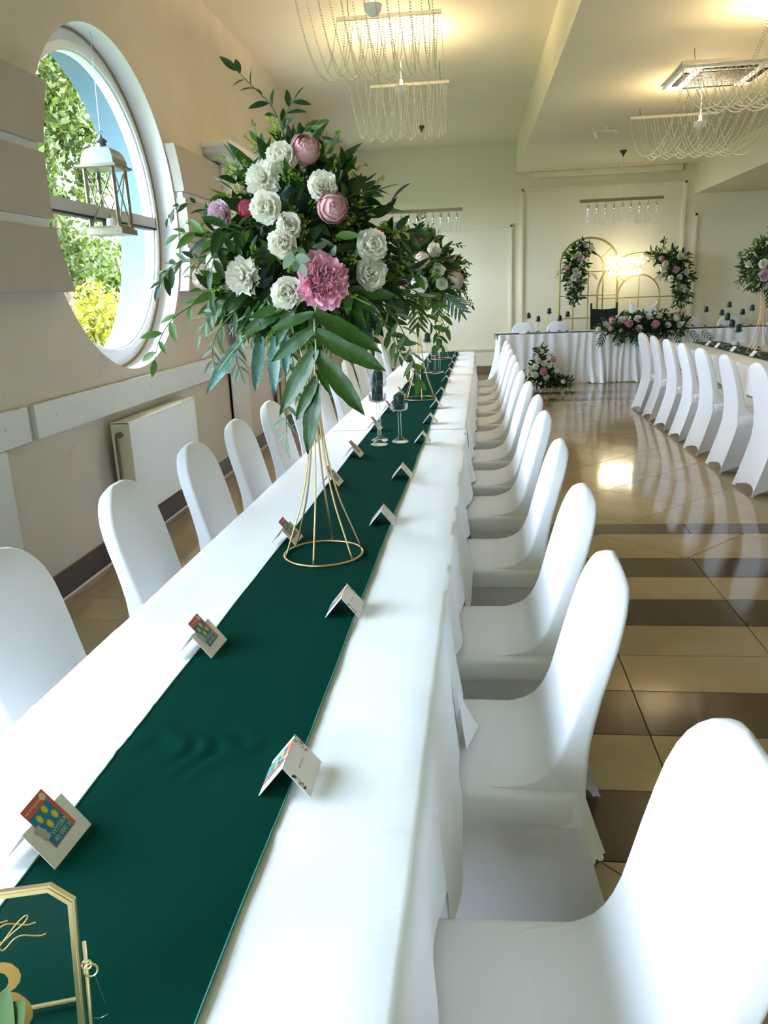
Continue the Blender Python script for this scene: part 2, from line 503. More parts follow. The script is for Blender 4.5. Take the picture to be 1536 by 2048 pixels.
for w in WIN_Y:
    inner, outer = [], []
    for k in range(NS):
        a = 2*PI*k/NS
        c, s_ = math.cos(a), math.sin(a)
        inner.append((w + WR*c, WZ + WR*s_))
        t = min(1.3/abs(c) if abs(c) > 1e-6 else 9, ((ZC1-WZ) if s_ > 0 else (WZ+0.1))/abs(s_) if abs(s_) > 1e-6 else 9)
        outer.append((w + t*c, WZ + t*s_))
    # keep the rectangle's corners
    for cy in (w-1.3, w+1.3):
        for cz in (-0.1, ZC1):
            k = min(range(NS), key=lambda i: (outer[i][0]-cy)**2 + (outer[i][1]-cz)**2)
            outer[k] = (cy, cz)
    for x in (XL, XO):
        v = [(x, y, z) for y, z in inner] + [(x, y, z) for y, z in outer]
        b.add(v, [(k, (k+1) % NS, NS+(k+1) % NS, NS+k) for k in range(NS)])
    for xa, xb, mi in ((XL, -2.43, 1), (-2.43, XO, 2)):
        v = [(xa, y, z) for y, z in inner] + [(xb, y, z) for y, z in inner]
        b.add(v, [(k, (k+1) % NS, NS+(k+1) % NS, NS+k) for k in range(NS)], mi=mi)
wl = structure(b.build('wall_left', [PAINTL, WHITEP, mat('skylit_blue_reveal', (0.085, 0.135, 0.165), 0.8)], smooth=False))  # outer reveal has the sky's blue light put into its colour
clad = structure(thing('trim_30', None, None))
# added glazed door, out of view, for more daylight from the left
dr = structure(thing('added_door_1', None, None))
for y in np.linspace(DY0 + .04, DY1 - .04, 4):
    MB().box(XF - .04, XF + .04, y - .04, y + .04, 0, DZ1).build('added_door_stile', PVC, dr, smooth=False)
for z in (.06, DZ1 - .04):
    MB().box(XF - .04, XF + .04, DY0 + .08, DY1 - .08, z - .05, z + .04).build('added_door_rail', PVC, dr, smooth=False)

# proud cladding rows around the windows, white recessed strips between them
RC = 1.02
def arc_y(w, z, side):
    return w + side * math.sqrt(max(RC*RC - (z - WZ)**2, 0.0))
ROWS = [(1.607, 1.922), (1.968, 2.281), (2.326, 2.637)]
spans = [(None, WIN_Y[0]), (WIN_Y[0], WIN_Y[1]), (WIN_Y[1], WIN_Y[2]), (WIN_Y[2], WIN_Y[3]), (WIN_Y[3], None)]
for wa, wb in spans:
    for z0, z1 in ROWS:
        zs = [z0 + (z1-z0)*i/8 for i in range(9)]
        left = [(arc_y(wa, z, 1) if wa is not None else DY1 + .05, z) for z in zs]
        right = [(arc_y(wb, z, -1) if wb is not None else YB, z) for z in zs]
        MB().poly(left + right[::-1], XL, XL + 0.08, axis='x').build('cladding_panel', CLAD, clad, smooth=False)
    for z0, z1 in ((1.922, 1.968), (2.281, 2.326)):
        y0 = (arc_y(wa, (z0+z1)/2, 1) + 0.02) if wa is not None else DY1 + .05
        y1 = (arc_y(wb, (z0+z1)/2, -1) - 0.02) if wb is not None else YB
        MB().box(XL, XL + 0.055, y0, y1, z0, z1).build('recessed_strip', WHITEP, clad, smooth=False)

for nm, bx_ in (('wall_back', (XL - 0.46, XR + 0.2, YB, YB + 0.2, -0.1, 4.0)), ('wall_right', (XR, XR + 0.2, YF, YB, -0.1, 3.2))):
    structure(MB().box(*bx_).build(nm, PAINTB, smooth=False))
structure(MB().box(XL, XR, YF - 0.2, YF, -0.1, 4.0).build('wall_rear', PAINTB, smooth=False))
# round windows: ring frame, seal, transom, casement beads, panes
def ring(b, w, r0_, r1_, x0, x1, n=64):
    v = []
    for r, x in ((r0_, x0), (r1_, x0), (r1_, x1), (r0_, x1)):
        v.append([(x, w + r*math.cos(2*PI*k/n), WZ + r*math.sin(2*PI*k/n)) for k in range(n)])
    v.append(v[0])
    b.loft(v, caps=False)
for i, w in enumerate(WIN_Y[::-1]):
    nm = 'window_%d' % ((3, 2, 1, 4)[i])
    wn = structure(thing(nm, None, None))
    b = MB(); ring(b, w, 0.925, 1.0, XF - 0.05, XF + 0.02); b.build('outer_frame', PVC, wn)
    b = MB(); ring(b, w, 0.992, 1.006, XF + 0.012, XF + 0.03); b.build('seal', SEAL, wn)
    b = MB(); ring(b, w, 0.885, 0.925, XF - 0.045, XF + 0.045); b.build('sash', PVC, wn)
    b = MB(); ring(b, w, 0.872, 0.885, XF - 0.03, XF + 0.028); b.build('glazing_bead', PVC, wn)
    h = 0.90
    MB().box(XF-0.045, XF+0.045, w-h, w+h, 2.065, 2.135).build('transom', mat('grey_transom', (0.42, 0.42, 0.40), 0.4), wn, smooth=False)
    MB().box(XF-0.02, XF+0.047, w-h*.99, w+h*.99, 2.050, 2.064).build('transom_gasket', BLACK, wn, smooth=False)
    for za, zb in ((2.135, 3.05), (1.15, 2.05)):
        pts = [(y, z) for y, z in [(w + 0.885*math.cos(2*PI*k/64), WZ + 0.885*math.sin(2*PI*k/64)) for k in range(64)] if za <= z <= zb]
        zc = za if za > 2 else zb
        hy = math.sqrt(0.885**2 - (zc-WZ)**2)
        pts += [(w-hy, zc), (w+hy, zc)]
        cy, cz = w, (za+zb)/2
        pts.sort(key=lambda q: math.atan2(q[1]-cz, q[0]-cy))
        MB().add([(XF-0.005, y, z) for y, z in pts], [tuple(range(len(pts)))]).build('pane', PANE, wn, smooth=False)

# skirting, rails and vertical boards on the left wall
bb = structure(thing('baseboard_left', None, None))
y = DY1 + .02
while y < YB:
    y1 = min(y + 0.60, YB)
    MB().bbox(XL, XL + 0.012, y + 0.001, y1 - 0.001, 0.012, 0.155, 0.002).build('skirting_tile', BASEB, bb, smooth=False)
    y = y1
MB().box(XL, XL + 0.014, DY1 + .02, YB, 0.0, 0.012).build('caulk_line', WHITEP, bb, smooth=False)
bk = structure(MB().box(XL, XR, YB - 0.012, YB, 0.0, 0.155).build('baseboard_back', mat('lit_brown_skirting', (0.20, 0.13, 0.08), 0.4), smooth=False))  # same dark skirting, its lit look put into a lighter brown
tr = 1
for (y0, y1) in ((0.2, 3.633), (3.70, 6.64), (6.68, 10.4), (10.46, YB - 0.02)):
    t = structure(thing('trim_%d' % tr, None, None)); tr += 1
    MB().bbox(XL, XL + 0.028, y0, y1, 0.885, 1.062, 0.004).build('rail_board', BOARD, t, smooth=False)
    for ys in (y0 + 0.2, (y0+y1)/2, y1 - 0.2):
        MB().lathe([(0.0, 0.004), (0.007, 0.003), (0.009, 0)], 10, M=Matrix.Translation((XL+0.028, ys, 0.985)) @ Matrix.Rotation(PI/2, 4, 'Y')).build('screw', STEEL, t)
for (y0, y1) in ((2.80, 3.40), (6.98, 7.52), (11.0, 11.5)):
    t = structure(thing('trim_%d' % tr, None, None)); tr += 1
    MB().bbox(XL + 0.012, XL + 0.035, y0, y1, 0.075, 0.884, 0.006).build('panel_board', BOARD, t, smooth=False)
    MB().bbox(XL + 0.012, XL + 0.024, y0 + 0.0, y0 + 0.06, 0.16, 0.884, 0.002).build('edge_strip', PAINT, t, smooth=False)
# pilaster capital
for yc in (7.23, 11.23):
    t = structure(thing('trim_%d' % tr, None, None)); tr += 1
    x1 = XL + 0.08
    prof = [(0.20, 2.80), (0.20, 2.755), (0.165, 2.74), (0.165, 2.715), (0.12, 2.695), (0.09, 2.66)]
    rings = [[(XL, yc-0.20-d, z), (x1+d*0.8, yc-0.20-d, z), (x1+d*0.8, yc+0.20+d, z), (XL, yc+0.20+d, z)] for d, z in prof[::-1]]
    MB().loft(rings).build('cornice', WHITEP, t, smooth=False)
    MB().bbox(XL + 0.0805, XL + 0.14, yc-0.17, yc+0.17, 1.1, 2.659, 0.006).build('pilaster_shaft', WHITEP, t, smooth=False)

# panel mouldings on the back wall
def frame_trim(x0, x1, z0, z1, n, w=0.085):
    t = structure(thing('trim_%d' % n, None, None))
    yb = YB
    for (a0, a1, c0, c1) in ((x0, x0+w, z0, z1), (x1-w, x1, z0, z1), (x0+w, x1-w, z1-w, z1), (x0+w, x1-w, z0, z0+w)):
        b = MB().box(a0, a1, yb - 0.018, yb, c0, c1)
        if a1 - a0 < w*1.01: b.box(a0 + w*.30, a1 - w*.30, yb - 0.034, yb - 0.018, c0 + w*.3, c1 - w*.3)
        else: b.box(a0 - w*.7, a1 + w*.7, yb - 0.034, yb - 0.018, c0 + w*.3, c1 - w*.3)
        b.build('moulding', PAINTB, t, smooth=False)
frame_trim(-1.75, 0.73, 0.42, 2.62, tr); tr += 1
frame_trim(0.835, 3.66, 0.42, 3.19, tr); tr += 1
frame_trim(3.78, 6.8, 0.42, 2.66, tr); tr += 1

# ------------------------------------------------------------------ radiators
def radiator(yc, label):
    t = thing('radiator', label, 'radiator', (0, 0, 0), 0, 'panel radiators under the round windows')
    y0, y1, z0, z1 = yc - 0.585, yc + 0.585, 0.25, 0.845
    xb, xf = XL + 0.04, XL + 0.155
    # front panel with vertical flutes
    n = 39; P = []
    for k in range(n*4 + 1):
        y = y0 + 0.012 + (y1-y0-0.024)*k/(n*4)
        f = 0.5 + 0.5*math.cos(2*PI*k/4)
        P.append([(xf, y, z0), (xf, y, z0+0.03), (xf - 0.006*(1-f), y, z0+0.05), (xf - 0.006*(1-f), y, z1-0.06), (xf, y, z1-0.04), (xf, y, z1-0.012)])
    MB().grid(P).build('front_panel', RADI, t, smooth=False)
    MB().bbox(xb, xb + 0.02, y0+0.01, y1-0.01, z0, z1-0.012, 0.003).build('back_panel', RADI, t, smooth=False)
    for ys in (y0, y1 - 0.012):
        MB().bbox(xb, xf + 0.002, ys, ys + 0.012, z0 + 0.01, z1, 0.003).build('side_cover', mat('radiator_cream_side', (0.72, 0.68, 0.52), 0.4), t, smooth=False)
    b = MB().box(xb, xf, y0, y1, z1 - 0.011, z1 - 0.006)
    for k in range(30):
        y = y0 + 0.03 + (y1-y0-0.06)*k/29
        b.box(xb + 0.015, xf - 0.012, y - 0.004, y + 0.004, z1 - 0.006, z1)
    b.build('top_grille', mat('radiator_cream_side', (0.72, 0.68, 0.52), 0.4), t, smooth=False)
    xm = (xb + xf)/2
    MB().tube(catmull([(xm, y0 - 0.001, z1-0.075), (xm, y0-0.035, z1-0.075), (xm, y0-0.055, z1-0.09), (xm, y0-0.06, z1-0.12), (xm, y0-0.06, 0.3), (xm, y0-0.06, 0.002)], 4), 0.011, 10).build('feed_pipe', PIPE, t)
    MB().lathe([(0, 0.03), (0.018, 0.03), (0.02, 0.0), (0.014, -0.02), (0, -0.02)], 12, M=Matrix.Translation((xm, y0 - 0.012, z1-0.075)) @ Matrix.Rotation(PI/2, 4, 'X')).build('valve', PIPE, t)
    for ys in (y0 + 0.2, y1 - 0.2):
        MB().box(XL, xb, ys-0.015, ys+0.015, z0+0.1, z1-0.1).build('wall_bracket', STEEL, t, smooth=False)
radiator(5.055, 'cream panel radiator under the round window with the hanging lantern')
radiator(9.15, 'cream panel radiator farther along the window wall, toward the head table')

# ------------------------------------------------------------------ chairs
def rrect(w, y0, y1, z, r=0.03, n=5):
    # rounded rectangle ring in x (half width w) and y
    r = min(r, w*.98, (y1-y0)*.49)
    pts = []
    for cx, cy, a0 in ((w-r, y1-r, 0), (-w+r, y1-r, PI/2), (-w+r, y0+r, PI), (w-r, y0+r, 3*PI/2)):
        for k in range(n):
            a = a0 + PI/2*k/(n-1)
            pts.append((cx + r*math.cos(a), cy + r*math.sin(a), z))
    return pts
def interp(x, xs, ys):
    return float(np.interp(x, xs, ys))
def chair_meshes():
    # local: +y = sitting direction, origin on the floor under the seat/back junction
    b = MB(); rings = []
    zs = [0.395, 0.44, 0.4745, 0.478, 0.484, 0.494, 0.508, 0.528, 0.555, 0.59, 0.64, 0.70, 0.76, 0.81, 0.85, 0.88, 0.905, 0.925, 0.938, 0.946, 0.950]
    for z in zs:
        yf = interp(z, [.395, .44, .4745, .478, .484, .494, .508, .528, .555, .59, .70, .82, .90, .95], [.02, .10, .175, .135, .100, .070, .046, .028, .013, .000, -.028, -.060, -.084, -.103])
        yr = interp(z, [.395, .52, .60, .70, .82, .90, .95], [-.052, -.054, -.060, -.080, -.112, -.133, -.140])
        w = interp(z, [.395, .44, .4745, .484, .51, .55, .62, .70, .78, .83, .87, .90, .925, .94, .950], [.206, .203, .186, .190, .191, .191, .190, .192, .192, .186, .170, .147, .118, .088, .045])
        if z > 0.93:
            mid = (yf + yr)/2; k = interp(z, [.93, .95], [1, .35]); yf, yr = mid + (yf-mid)*k, mid + (yr-mid)*k
        rings.append(rrect(w, yr, yf, z, 0.013))
    b.loft(rings)
    back = b.mesh('backrest', SPANDEX, True, 60)
    b = MB(); rings = []
    for z, i in ((0.405, 0.004), (0.42, 0.0), (0.460, 0.0), (0.468, 0.003), (0.473, 0.009), (0.4755, 0.022), (0.4765, 0.06)):
        rings.append(rrect(0.213 - i, -0.045 + i*0.3, 0.405 - i, z, 0.05, 6))
    b.loft(rings)
    seat = b.mesh('seat', SPANDEX, True, 60)
    # skirt of the cover: four stretched panels from seat edge to the feet, arched hems
    b = MB(); n = 12
    cs = [(0.208, 0.395), (-0.208, 0.395), (-0.203, -0.045), (0.203, -0.045)]
    cb = [(0.225, 0.425), (-0.225, 0.425), (-0.205, -0.165), (0.205, -0.165)]
    H0 = 0.43; L = 10
    rows_ = []
    for l in range(L + 1):
        row = []
        for k in range(4):
            j = (k + 1) % 4
            for q in range(n):
                t = q / n
                arch = (math.sin(PI*t))**0.75
                hem = 0.004 + (0.060 if k in (1, 3) else 0.050) * arch
                f = l / L
                z = H0 + (hem - H0)*f
                fz = (H0 - z)/(H0 - 0.004)
                fl = fz**1.25
                ax, ay = cs[k][0] + (cb[k][0]-cs[k][0])*fl, cs[k][1] + (cb[k][1]-cs[k][1])*fl
                bx_, by = cs[j][0] + (cb[j][0]-cs[j][0])*fl, cs[j][1] + (cb[j][1]-cs[j][1])*fl
                x, y = ax + (bx_-ax)*t, ay + (by-ay)*t
                pin = (0.070 if k in (1, 3) else 0.045)*arch*fz**0.8
                if k in (0, 2): y -= pin*(1 if k == 0 else -1)
                else: x -= pin*(-1 if k == 1 else 1)
                row.append((x, y, z))
        rows_.append(row)
    b.loft(rows_, caps=False)
    skirt = b.mesh('cover_skirt', SPANDEX, True, 40)
    legs = []
    for k in range(4):
        (ax, ay), (bx_, by) = cs[k], cb[k]
        p = [(ax*.90, ay - (.02 if ay > 0 else -.02), .41)]
        for f in (.35, .7, 1.0):
            fl = f**1.25
            p.append(((ax + (bx_-ax)*fl)*.90, (ay + (by-ay)*fl) + (-.016 if ay > 0 else .016), .43*(1-f) + .001))
        legs.append(MB().tube(p, .010, 8).mesh('leg', SPANDEX, True, 50))
    return back, seat, skirt, legs
CB, CS, CK, CL = chair_meshes()
def chair(label, group, loc, rz, name='banquet_chair'):
    t = thing(name, label, 'chair', loc, rz, group)
    obj('backrest', CB, t); obj('seat', CS, t); obj('cover_skirt', CK, t)
    for me in CL: obj('leg', me, t)
    return t
def tx(u, y): return -0.51 + u + 0.0125*y        # table frame: across (u) to world x at y
RY = [0.935, 1.694, 2.348, 3.108, 3.857, 4.47, 5.12, 5.83, 6.53, 7.22, 7.92, 8.62, 9.33]
jit = [0.03, -0.02, 0.01, -0.015, 0.02, -0.01, 0.015, 0, -0.02, 0.01, 0, 0.02, -0.01]
CHX = [0.232, 0.178, 0.206, 0.216, 0.222, 0.236, 0.228, 0.225, 0.232, 0.24, 0.245, 0.255, 0.262]
for i, y in enumerate(RY):
    lab = 'white spandex-covered chair on the aisle side, %s from the gold table-number frame' % ORD[i]
    chair(lab, 'covered chairs on the aisle side of the long table', (CHX[i] + 0.012, y, 0), PI/2 + jit[i])
LY = [1.72, 2.47, 3.17, 3.80, 4.47, 5.15, 5.86, 6.55, 7.25, 7.95, 8.65, 9.35, 9.95]
for i, y in enumerate(LY):
    lab = 'white spandex-covered chair on the window side, %s from the gold table-number frame' % ORD[i]
    chair(lab, 'covered chairs on the window side of the long table', (-1.09 + 0.006*(y-2), y, 0), -PI/2 + jit[-i-1])
FY = [9.96, 9.33, 8.68, 8.04, 7.40, 6.68, 5.93]
for i, y in enumerate(FY):
    lab = 'white spandex-covered chair across the aisle, %s counting from the head table' % ORD[i]
    chair(lab, 'covered chairs across the aisle', (2.155 + 0.012*jit[i], y, 0), -PI/2 + jit[i]*1.5)

# ------------------------------------------------------------------ long table, cloths, runners
TZ = 0.75
T0, T1 = -0.7, 10.45
def long_table(name, label, loc, L, W, rz, group):
    t = thing(name, label, 'table', loc, rz, group)
    MB().bbox(-W/2, W/2, 0, L, 0.70, 0.738, 0.004).build('table_top', BOARD, t, smooth=False)
    for x in (-W/2 + 0.12, W/2 - 0.12):
        for y in (0.15, L - 0.15):
            MB().tube([(x, y, 0.0), (x, y, 0.70)], 0.018, 8).build('leg', DARKM, t)
    return t
def fold(y):
    # pressed fold lines across the cloth
    z = 0.0
    for y0 in FOLDS:
        d = abs(y - y0)
        if d < 0.014: z += 0.0026*(1 - d/0.014)
    return z
FOLDS = [0.62, 0.98, 1.34, 2.12, 2.55, 3.3, 3.75, 4.9, 5.6, 6.4, 7.2, 8.2, 9.1]
def smooth_noise(x, seed=0.0):
    return math.sin(x*2.1 + seed) * 0.5 + math.sin(x*5.3 + seed*2.7) * 0.3 + math.sin(x*11.7 + seed*1.3) * 0.2
def cloth(y0, y1, lift, hemR, hemL, label, step=0.03, U=0.41, fx=tx, chairsR=RY, chairsL=LY, end=None):
    ys = list(np.arange(y0, y1, step)) + [y1]
    P = []
    for y in ys:
        row = []
        def hem(chairs, base, sd):
            d = min(abs(y - c) for c in chairs)
            k = min(max((d - 0.25)/0.05, 0), 1); k = k*k*(3-2*k)
            return 0.489 + 0.006*smooth_noise(y*3, sd) + (base - 0.489)*k
        hr, hl = hem(chairsR, hemR, 1.0), hem(chairsL, hemL, 4.0)
        top = TZ + lift + fold(y)
        for k in range(9, 0, -1):       # left drop from hem up
            f = k/9
            z = top - 0.012 - (top - 0.012 - hl)*f
            u = -U - 0.006 - 2.5*lift - (0.030*f**1.2) * (0.6 + 0.6*smooth_noise(y*2.2, 2)) - 0.010*f*math.sin(y*17 + 2*math.sin(y*3))
            row.append((fx(u, y), y, z))
        row.append((fx(-U - 0.002, y), y, top - 0.005))
        for k in range(15):
            u = -U + 0.012 + (2*U - 0.024)*k/14
            z = top + 0.0009*math.sin(u*23 + y*9) + 0.0008*math.sin(y*31 + u*7)
            if abs(u - 0.30) < 0.03: z += 0.0015
            row.append((fx(u, y), y, z))
        row.append((fx(U + 0.002, y), y, top - 0.005))
        for k in range(1, 10):
            f = k/9
            z = top - 0.012 - (top - 0.012 - hr)*f
            u = U + 0.006 + 2.5*lift + (0.034*f**1.2) * (0.7 + 0.6*smooth_noise(y*2.2, 7)) + 0.012*f*math.sin(y*15 + 2*math.sin(y*2.7))
            row.append((fx(u, y), y, z))
        P.append(row)
    b = MB().grid(P)
    if end is not None:
        # fall of the cloth over the table's end
        rows_e = []
        top_row = P[-1][9:26]
        for k in range(7):
            f = k/6
            rows_e.append([(p[0], p[1] + 0.01*min(1, f*6) + 0.02*f + 0.012*f*math.sin(p[0]*30), p[2] - f*(p[2]-end)) for p in top_row])
        b.grid(rows_e)
    o = b.build('tablecloth', CLOTH, smooth=True, angle=60)
    return tag(o, label, 'tablecloth', 'white cloths on the long table')
t_l = long_table('banquet_table', 'long banquet table hidden under white cloths with emerald runner', (tx(0, T0), T0, 0), T1 - T0 - 0.02, 0.80, -math.atan(0.0125), None)
cloth(T0, 1.73, 0.002, 0.30, 0.34, 'white tablecloth under the gold table-number frame, with pressed folds', 0.02)
cloth(1.66, 4.62, 0.0, 0.31, 0.34, 'white tablecloth under the gold wire stand holding the big pink peony', 0.03)
cloth(4.56, 7.56, 0.002, 0.31, 0.34, 'white tablecloth under the middle gold flower stand of the long table', 0.04)
cloth(7.50, T1, 0.0, 0.31, 0.34, 'white tablecloth at the end of the long table toward the back wall', 0.04, end=0.35)
# loose cloth corner lying on the second aisle chair
b = MB(); P = []
for i in range(9):
    f = i/8
    P.append([(tx(0.448 + 0.020*f + (0.030*f*f)*g, 1.60) , 1.70 + 0.05*g - 0.075*f*(1-g), 0.60 - 0.106*f - 0.010*g*f + 0.0) for g in (0, .33, .66, 1)])
fl = b.grid(P).build('cloth_corner', CLOTH, next(o for o in COL.objects if o.name == 'tablecloth'))

def runner_strip(y0, y1, lift, label, group, u0f, u1f, fx, step=0.03, wr=True, mats=(RUNNER, RUNEDGE)):
    ys = list(np.arange(y0, y1, step)) + [y1]
    P, EL, ER = [], [], []
    for y in ys:
        row = []
        for k in range(41):
            f = k/40
            u = u0f(y) + (u1f(y) - u0f(y))*f
            z = TZ + lift + fold(y)*0.6
            if wr:
                e = math.exp(-((y - 1.19)/0.07)**2)*(0.35 + 0.65*math.exp(-((f-0.45)/0.3)**2))
                z += e*0.0065*(0.6 + math.sin(u*75 + 5*math.sin(y*30)) * math.sin(y*42 + u*20 + 2*math.sin(u*31)))
                z += 0.0007*(1 + math.sin(u*17 + y*5.0 + 2*math.sin(y*3)))*min(1, f*6, (1-f)*6)
            row.append((fx(u, y), y, z))
        P.append(row); EL.append(row[0]); ER.append(row[-1])
    o = MB().grid(P).build('table_runner', mats[0], smooth=True, angle=70)
    for E_ in (EL, ER):
        MB().tube([(p[0], p[1], p[2]+0.0005) for p in E_], 0.0017, 5).build('overlock_edge', mats[1], o)
    return tag(o, label, 'table runner', group)
def ru0(y): return -0.142 - 0.003*y + 0.004*smooth_noise(y*1.3, 1)
def ru1(y): return 0.186 + 0.001*y + 0.004*smooth_noise(y*1.1, 5)
runner_strip(T0, 3.24, 0.0068, 'emerald green runner under the gold frame and first gold stand', 'emerald runners on the long table', ru0, ru1, tx, 0.015)
runner_strip(3.20, T1, 0.0056, 'emerald green runner under the glass candle holders of the long table', 'emerald runners on the long table', ru0, ru1, tx, 0.05, wr=False)
RZ = TZ + 0.0100

# ------------------------------------------------------------------ across-aisle table
def tx2(u, y): return 2.985 + u + 0.006*(y - 9)
T20, T21 = 5.3, 10.85
long_table('banquet_table', 'banquet table across the aisle under a white cloth and dark runner', (tx2(0, T20), T20, 0), T21 - T20 - 0.02, 0.80, -0.006, None)
sv = FOLDS; FOLDS = [6.2, 7.4, 8.6, 9.7]
o = cloth(T20, T21, 0.0, 0.31, 0.31, 'white tablecloth on the table across the aisle', 0.05, fx=tx2, chairsR=[99], chairsL=FY, end=0.35)
o['group'] = 'white cloths across the aisle'
runner_strip(T20, T21, 0.006, 'dark green runner along the table across the aisle', None, lambda y: -0.14 + 0.003*smooth_noise(y, 2), lambda y: 0.20, tx2, 0.06, wr=False, mats=(mat('dark_emerald_runner', (0.003, 0.03, 0.025), 0.6), RUNEDGE))
FOLDS = sv

# ------------------------------------------------------------------ place cards
def text_mesh(s, size, mt, name='lettering', align='CENTER', extrude=0.0):
    cu = bpy.data.curves.new('txt', 'FONT')
    cu.body = s; cu.size = size; cu.align_x = align; cu.align_y = 'CENTER'; cu.extrude = extrude
    cu.resolution_u = 2
    o = bpy.data.objects.new('txt', cu)
    COL.objects.link(o)
    dg = bpy.context.evaluated_depsgraph_get()
    me = bpy.data.meshes.new_from_object(o.evaluated_get(dg))
    bpy.data.objects.remove(o); bpy.data.curves.remove(cu)
    me.name = name
    me.materials.clear(); me.materials.append(mt)
    return me
HC, WC, SL = 0.0525, 0.043, 0.0
LC = 0.10
def card_mesh():
    b = MB(); t = 0.0008
    for s in (-1, 1):
        v = [(s*WC, -LC/2, 0), (s*WC, LC/2, 0), (0, LC/2, HC), (0, -LC/2, HC)]
        w_ = [(s*(WC-t*1.2), -LC/2, 0), (s*(WC-t*1.2), LC/2, 0), (0, LC/2, HC-t), (0, -LC/2, HC-t)]
        b.add(v + w_, [(0,1,2,3), (7,6,5,4), (0,4,5,1), (0,3,7,4), (1,5,6,2)])
    return b.mesh('card', CARD, False)
CARDM = card_mesh()
# ticket lies in its own plane: local x across, y up, z out of the face
TW, TH = 0.056, 0.074
TB = MB().box(-TW/2, TW/2, 0, TH, 0, 0.0005).mesh('ticket', TICKR, False)
TBL = MB().box(-TW/2 + 0.001, TW/2 - 0.0075, 0.001, TH - 0.017, 0.0005, 0.0007).mesh('blue_field', TICKB, False)
b = MB()
bc = MB()
for x, y in ((-0.013, 0.046), (0.005, 0.050), (-0.006, 0.030), (0.012, 0.034)):
    b.poly([(x + 0.0062*c, y + 0.0078*s) for c, s in circ(14)], 0.0007, 0.0009)
    bc.poly([(x + 0.0045*c, y + 0.0060*s) for c, s in circ(14)], 0.0009, 0.0010)
TCO = b.mesh('coin', TICKC, False); TCI = bc.mesh('coin_face', TICKY, False)
TGR = MB().poly([(-0.026 + 0.008*c + 0.003*math.sin(5*i), 0.030 + 0.013*s) for i, (c, s) in enumerate(circ(16))], 0.0007, 0.0009).mesh('grey_mark', mat('ticket_grey', (0.42, 0.43, 0.44), 0.5), False)
TT1 = text_mesh('WYGRAJ', 0.0105, TICKY)
TT2 = text_mesh('40 000 zł', 0.0112, TICKY)
TT3 = text_mesh('NA WYGRANĄ', 0.0055, WHITEP)
TROSE = MB().poly([(0.019 + 0.006*c, TH - 0.009 + 0.006*s) for c, s in circ(12)], 0.0005, 0.0008).mesh('emblem', mat('ticket_cream', (0.85, 0.62, 0.40), 0.5), False)
PTXT = MB()
for k in range(3):
    pts = [(-0.016 + 0.0022*q, 0.0045 - 0.006*k*0 + 0.0016*math.sin(q*1.9 + k) + (k-1)*0.006, 0.0003) for q in range(15 - 3*abs(k-1))]
    if k == 1: PTXT.tube(pts, 0.00035, 4)
PTXTM = PTXT.mesh('written_name', INK, False)
bf = {0: MB(), 1: MB(), 2: MB()}
rr = random.Random(3)
for sx in (-1, 1):
    for k in range(16):
        x = sx*(0.041 + rr.uniform(-0.006, 0.006)); y = (0.018 if sx > 0 else -0.004) + rr.uniform(-0.016, 0.016)
        a = rr.uniform(0, PI); L_ = rr.uniform(0.002, 0.0045)
        bf[k % 3].poly([(x + L_*c*math.cos(a) - L_*.45*s*math.sin(a), y + L_*c*math.sin(a) + L_*.45*s*math.cos(a)) for c, s in circ(7)], 0.0001, 0.0004)
PFLOW = [bf[k].mesh('printed_flowers', (INKP, INKG, INK)[k], False) for k in range(3)]
slope = math.atan2(HC, WC)
def face_matrix(side):
    # plane of a card face: x along the card (so text reads upright), y up the slope, z outward
    if side > 0: X = Vector((0, 1, 0))
    else: X = Vector((0, -1, 0))
    Yv = Vector((-side*WC, 0, HC)).normalized()
    Z = X.cross(Yv)
    Mx = Matrix.Identity(4)
    for i in range(3): Mx[i][0], Mx[i][1], Mx[i][2] = X[i], Yv[i], Z[i]
    return Mx
def place_card(x, y, rz, tick_side, label, group, detail=2, dx=0.0):
    t = thing('place_card', label, 'place card', (x, y, RZ), rz, group)
    obj('card', CARDM, t)
    F = face_matrix(tick_side)
    base = Vector((tick_side*WC, 0, 0))
    Yv = Vector((-tick_side*WC, 0, HC)).normalized()
    M_ = Matrix.Translation(base + Yv*(0.020 if tick_side > 0 else 0.001) + F.col[2].to_3d()*0.0006 + Vector((0, dx, 0))) @ F @ Matrix.Rotation(math.radians(3 if detail else -4), 4, 'Z')
    tk = obj('ticket', TB, t, M=M_)
    obj('blue_field', TBL, tk)
    if detail:
        obj('coin', TCO, tk); obj('coin_face', TCI, tk); obj('emblem', TROSE, tk)
        obj('grey_mark', TGR, tk)
        obj('lettering', TT1, tk, (0.004, 0.0175, 0.0009)); obj('lettering', TT2, tk, (0.0, 0.0075, 0.0009))
        obj('lettering', TT3, tk, (-0.006, TH - 0.009, 0.0007), (0, 0, 0.0))
    F2 = face_matrix(-tick_side)
    mid = Vector((-tick_side*WC/2, 0, HC/2))
    if detail:
        M2 = Matrix.Translation(mid + F2.col[2].to_3d()*0.0003) @ F2
        obj('written_name', PTXTM, t, M=M2)
        for pm in PFLOW: tag(obj('printed_flowers', pm, t, M=M2), kind='stuff')
    return t
RCY = [1.114, 1.832, 2.625, 3.322, 4.135, 4.77, 5.41, 6.10, 6.97, 7.67, 8.42, 9.20, 9.85]
for i, y in enumerate(RCY):
    x = -0.31 + 0.0125*(y-1) - (0.03 if i in (1, 2, 3) else 0.0)
    place_card(x, y, 0.02*jit[i]*10, -1, 'folded ivory place card on the aisle side, %s from the gold frame' % ORD[i], 'place cards on the aisle side of the runner', 2 if i < 5 else 0)
LCY = [0.932, 1.602, 2.412, 3.20, 3.79, 4.55, 5.25, 6.02, 6.72, 7.42, 8.15, 8.9, 9.6]
